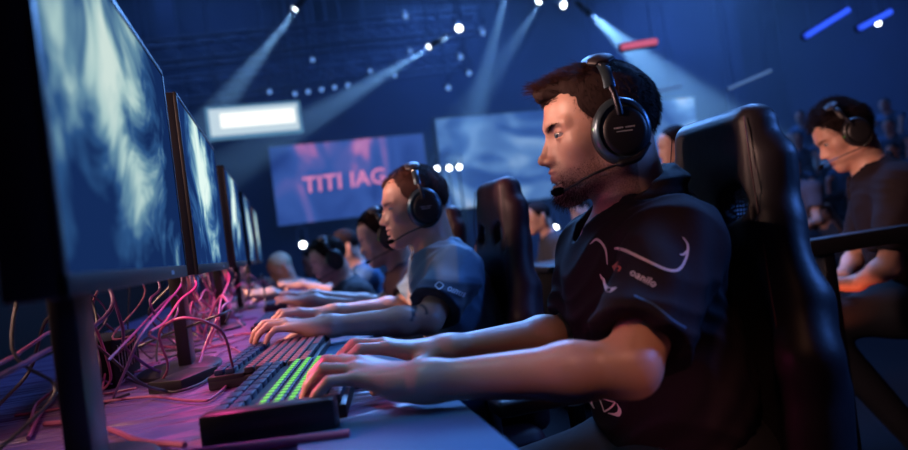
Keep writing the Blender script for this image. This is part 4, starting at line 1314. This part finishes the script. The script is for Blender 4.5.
# navy sleeve band, peach shoulder panel and lettering are printed cloth laid on the shirt
def patch(name, quad, nu, nv, o, xd, yd, nd, fld, m, parent, off=.0015):
    q = [np.array(p, float) for p in quad]; V = []; F_ = []
    for i in range(nu+1):
        for j in range(nv+1):
            u, v = i/nu, j/nv
            p = (q[0]*(1-u)+q[1]*u)*(1-v)+(q[3]*(1-u)+q[2]*u)*v; V.append(p)
    V = np.array(V); P = np.array(o)+np.outer(V[:, 0], xd)+np.outer(V[:, 1], yd)
    P = march(fld, P+nd*.10, -nd)+nd*off
    for i in range(nu):
        for j in range(nv):
            a = i*(nv+1)+j; F_.append((a, a+nv+1, a+nv+2, a+1))
    me = bpy.data.meshes.new(name); me.from_pydata([tuple(p) for p in P], [], F_); me.update()
    return link(name, me, m, parent)


yd3 = np.array([0, 0, 1.0])
decal_line('sleeve_ring', [(-.0428, -.0138), (-.0316, -.0075), (-.0223, -.0165), (-.0336, -.0228), (-.0428, -.0138)], .003, O3, xd2, yd3, nd2, sf2, MT['white_print'], js)
decal_text('sleeve_lettering', 'oınus', .022, O3+xd2*-.016+yd3*-.028, xd2*.84-yd3*.54, yd3*.84+xd2*.54, nd2, sf2, MT['white_print'], js)

# ------------------------------------------------------------------ players further along, built facing -x round the head and then placed
def player(label, loc, heading=180, pitch=8, hair='hair_black', shirt='shirt_dark', h=.009, top=.012, sleeve=.62, reach=.31, lean=.02, pants='trousers', z0=0, skin=SKIN2, stand=False, headset=None, hcol='black', mic=(.10, .05, -.084), both=True, group=None, hopts={}, fz=0):
    z = loc[2]
    H = frame((0, 0, 0), 180, pitch, 0)
    J = dict(neck=(.055, 0, -.135), chest=(.075+lean, 0, -.26), belly=(.10+lean, 0, -.41), hip=(.12+lean, 0, -.53), cr=(.10, .155, .13), br=(.105, .145, .17),
             shL=(.075+lean, -.165, -.205), elL=(-.02, -.235, -.30), wrL=(-reach, -.20, -z+.79), hdL=(-1, .15, 0),
             shR=(.075+lean, .165, -.205), elR=(-.02, .235, -.30), wrR=(-reach, .16, -z+.79), hdR=(-1, -.1, 0),
             knL=(-.28, -.13, -.55), knR=(-.28, .13, -.55), anL=(-.25, -.13, -z+.08), anR=(-.25, .13, -z+.08), pants=pants)
    if stand:
        J.update(hip=(.08, 0, -.62), knL=(.05, -.09, -1.05) if z > 1.2 else (-.2, -.1, -.66), knR=(.05, .09, -1.05) if z > 1.2 else (-.2, .1, -.66), anL=(.06, -.1, -z+.08), anR=(.06, .1, -z+.08),
                 elL=(.02, -.22, -.46), elR=(.02, .22, -.46), wrL=(-reach, -.12, -.52), wrR=(-reach, .10, -.52))
    r_, *_ = seated_person(label, H, J, h=h, hair=hair, shirt=shirt, ears=headset is None, top=top, sleeve=sleeve, folds=.002, group=group, hairh=h*.6, attrs=h < .012, hopts=hopts)
    if fz: fuzz(r_, H, top, 5000, fz, .0011, MT[hair], 4)
    r_.location = loc; r_.rotation_euler = (0, 0, math.radians(heading-180))
    if headset:
        hs = make_headset(Matrix.Translation(loc) @ Matrix.Rotation(math.radians(heading-180), 4, 'Z') @ H, MT[hcol], headset, mic=mic, marks=False)
    return r_


player('player in a maroon shirt and black headset, head half hidden by the second player', (.39, 2.68, 1.005), 178, 14, 'hair_black', 'shirt_red', .009, fz=.008, sleeve=.6, headset='black headset with red glow on the third player', mic=(.10, .05, -.08))
player('fourth player in a dark shirt and headset, blurred behind the others', (.215, 3.50, .935), 184, 16, 'hair_brown', 'shirt_dark', .010, fz=.010, headset='dark headset on the blurred fourth player')
player('brown-haired player in blue just behind the fourth one', (.37, 4.25, .985), 180, 10, 'hair_brown', 'shirt_blue', .012)
player('fair-haired player in a blue shirt bending low at the end of the table', (-.05, 5.15, .90), 192, 26, 'hair_blond', 'shirt_blue', .012, reach=.26, lean=.1)
player('small blurred player with a raised hand near the fair-haired one', (.22, 5.6, .90), 190, 12, 'hair_brown', 'shirt_red', .014)

# the player across the aisle
player('player in a headset and dark shirt looking down behind the rail', (1.95, 1.90, 1.145), 146, 24, 'hair_black', 'jersey', .0055, fz=.016, top=.026, sleeve=.85, reach=.06, headset='black headset with long microphone arm on the player behind the rail', mic=(.135, .04, -.060), stand=True)
r = empty('barrier_rail', (1.9, 1.62, 0)); tag(r, 'black rail crossing in front of the player by the right edge', 'rail')
MB().box((.35, 0, .79), (.80, .03, .025), bev=.008).build('top_rail', MT['black'], r)
for x in (-.38, .4, 1.1): MB().box((x, 0, .3825), (.02, .02, .3825), bev=.004).build('post', MT['black'], r)
sp_red = spot('phone_glow', (1.72, 1.78, .50), (1.86, 1.9, .68), .8, (1, .16, .05), 80)

# spectators
player('spectator with short black hair, head just above the main gaming chair', (2.17, 3.25, 1.30), 165, 4, 'hair_black', 'shirt_grey', .012, stand=True)
player('bald-looking spectator in a grey shirt beside the main gaming chair', (3.95, 4.5, 1.165), 190, 8, 'hair_brown', 'shirt_grey', .014, top=.004, stand=True)
player('low seated spectator in a dark jacket under the player by the rail', (4.92, 5.2, .755), 200, 8, 'hair_black', 'shirt_dark', .014)
player('spectator with dark hair and navy shirt left of the bearded player chin', (1.80, 4.5, 1.02), 175, 6, 'hair_black', 'shirt_dark', .012, stand=True, pants='denim')
player('spectator in a blue shirt just behind the bearded player microphone', (2.57, 5.42, 1.045), 185, 6, 'hair_brown', 'shirt_blue', .014, stand=True, pants='denim')

# audience on the raised seats at the right
aud = player('audience member', (7.9, 8.0, 2.1), 205, 4, 'hair_black', 'shirt_blue', .02)
ra = random.Random(9); k = 0
for row in range(3):
    for c in range(6):
        loc = (7.2+c*.62+row*.1, 8.0+row*.9-c*.25, 1.35+row*.42)
        lab = 'blurred audience member on the raised seats at the right edge'
        if k == 0: aud.location = loc; aud['label'] = lab; aud['group'] = 'audience on the raised seats'
        else:
            d = dup(aud, loc, math.radians(25+ra.uniform(-20, 20)), lab)
        k += 1
for row in range(3):
    struct('trim_%d' % (row+4), MT['floor'], (8.9, 8.6+row*.9, .25+row*.21), (2.2, .42, .25+row*.21))

# dark flight case between the chairs
r = empty('side_table', (1.45, 3.3, 0)); tag(r, 'dark box-shaped table standing between the second chair and the bearded player', 'table')
MB().box((0, 0, .735), (.22, .25, .015), bev=.004).build('tabletop', MT['black'], r)
MB().box((0, 0, .40), (.19, .22, .32), bev=.004).build('cabinet', MT['matte'], r)
for x in (-.16, .16):
    for y in (-.19, .19): MB().box((x, y, .04), (.02, .02, .04)).build('foot', MT['black'], r, False)
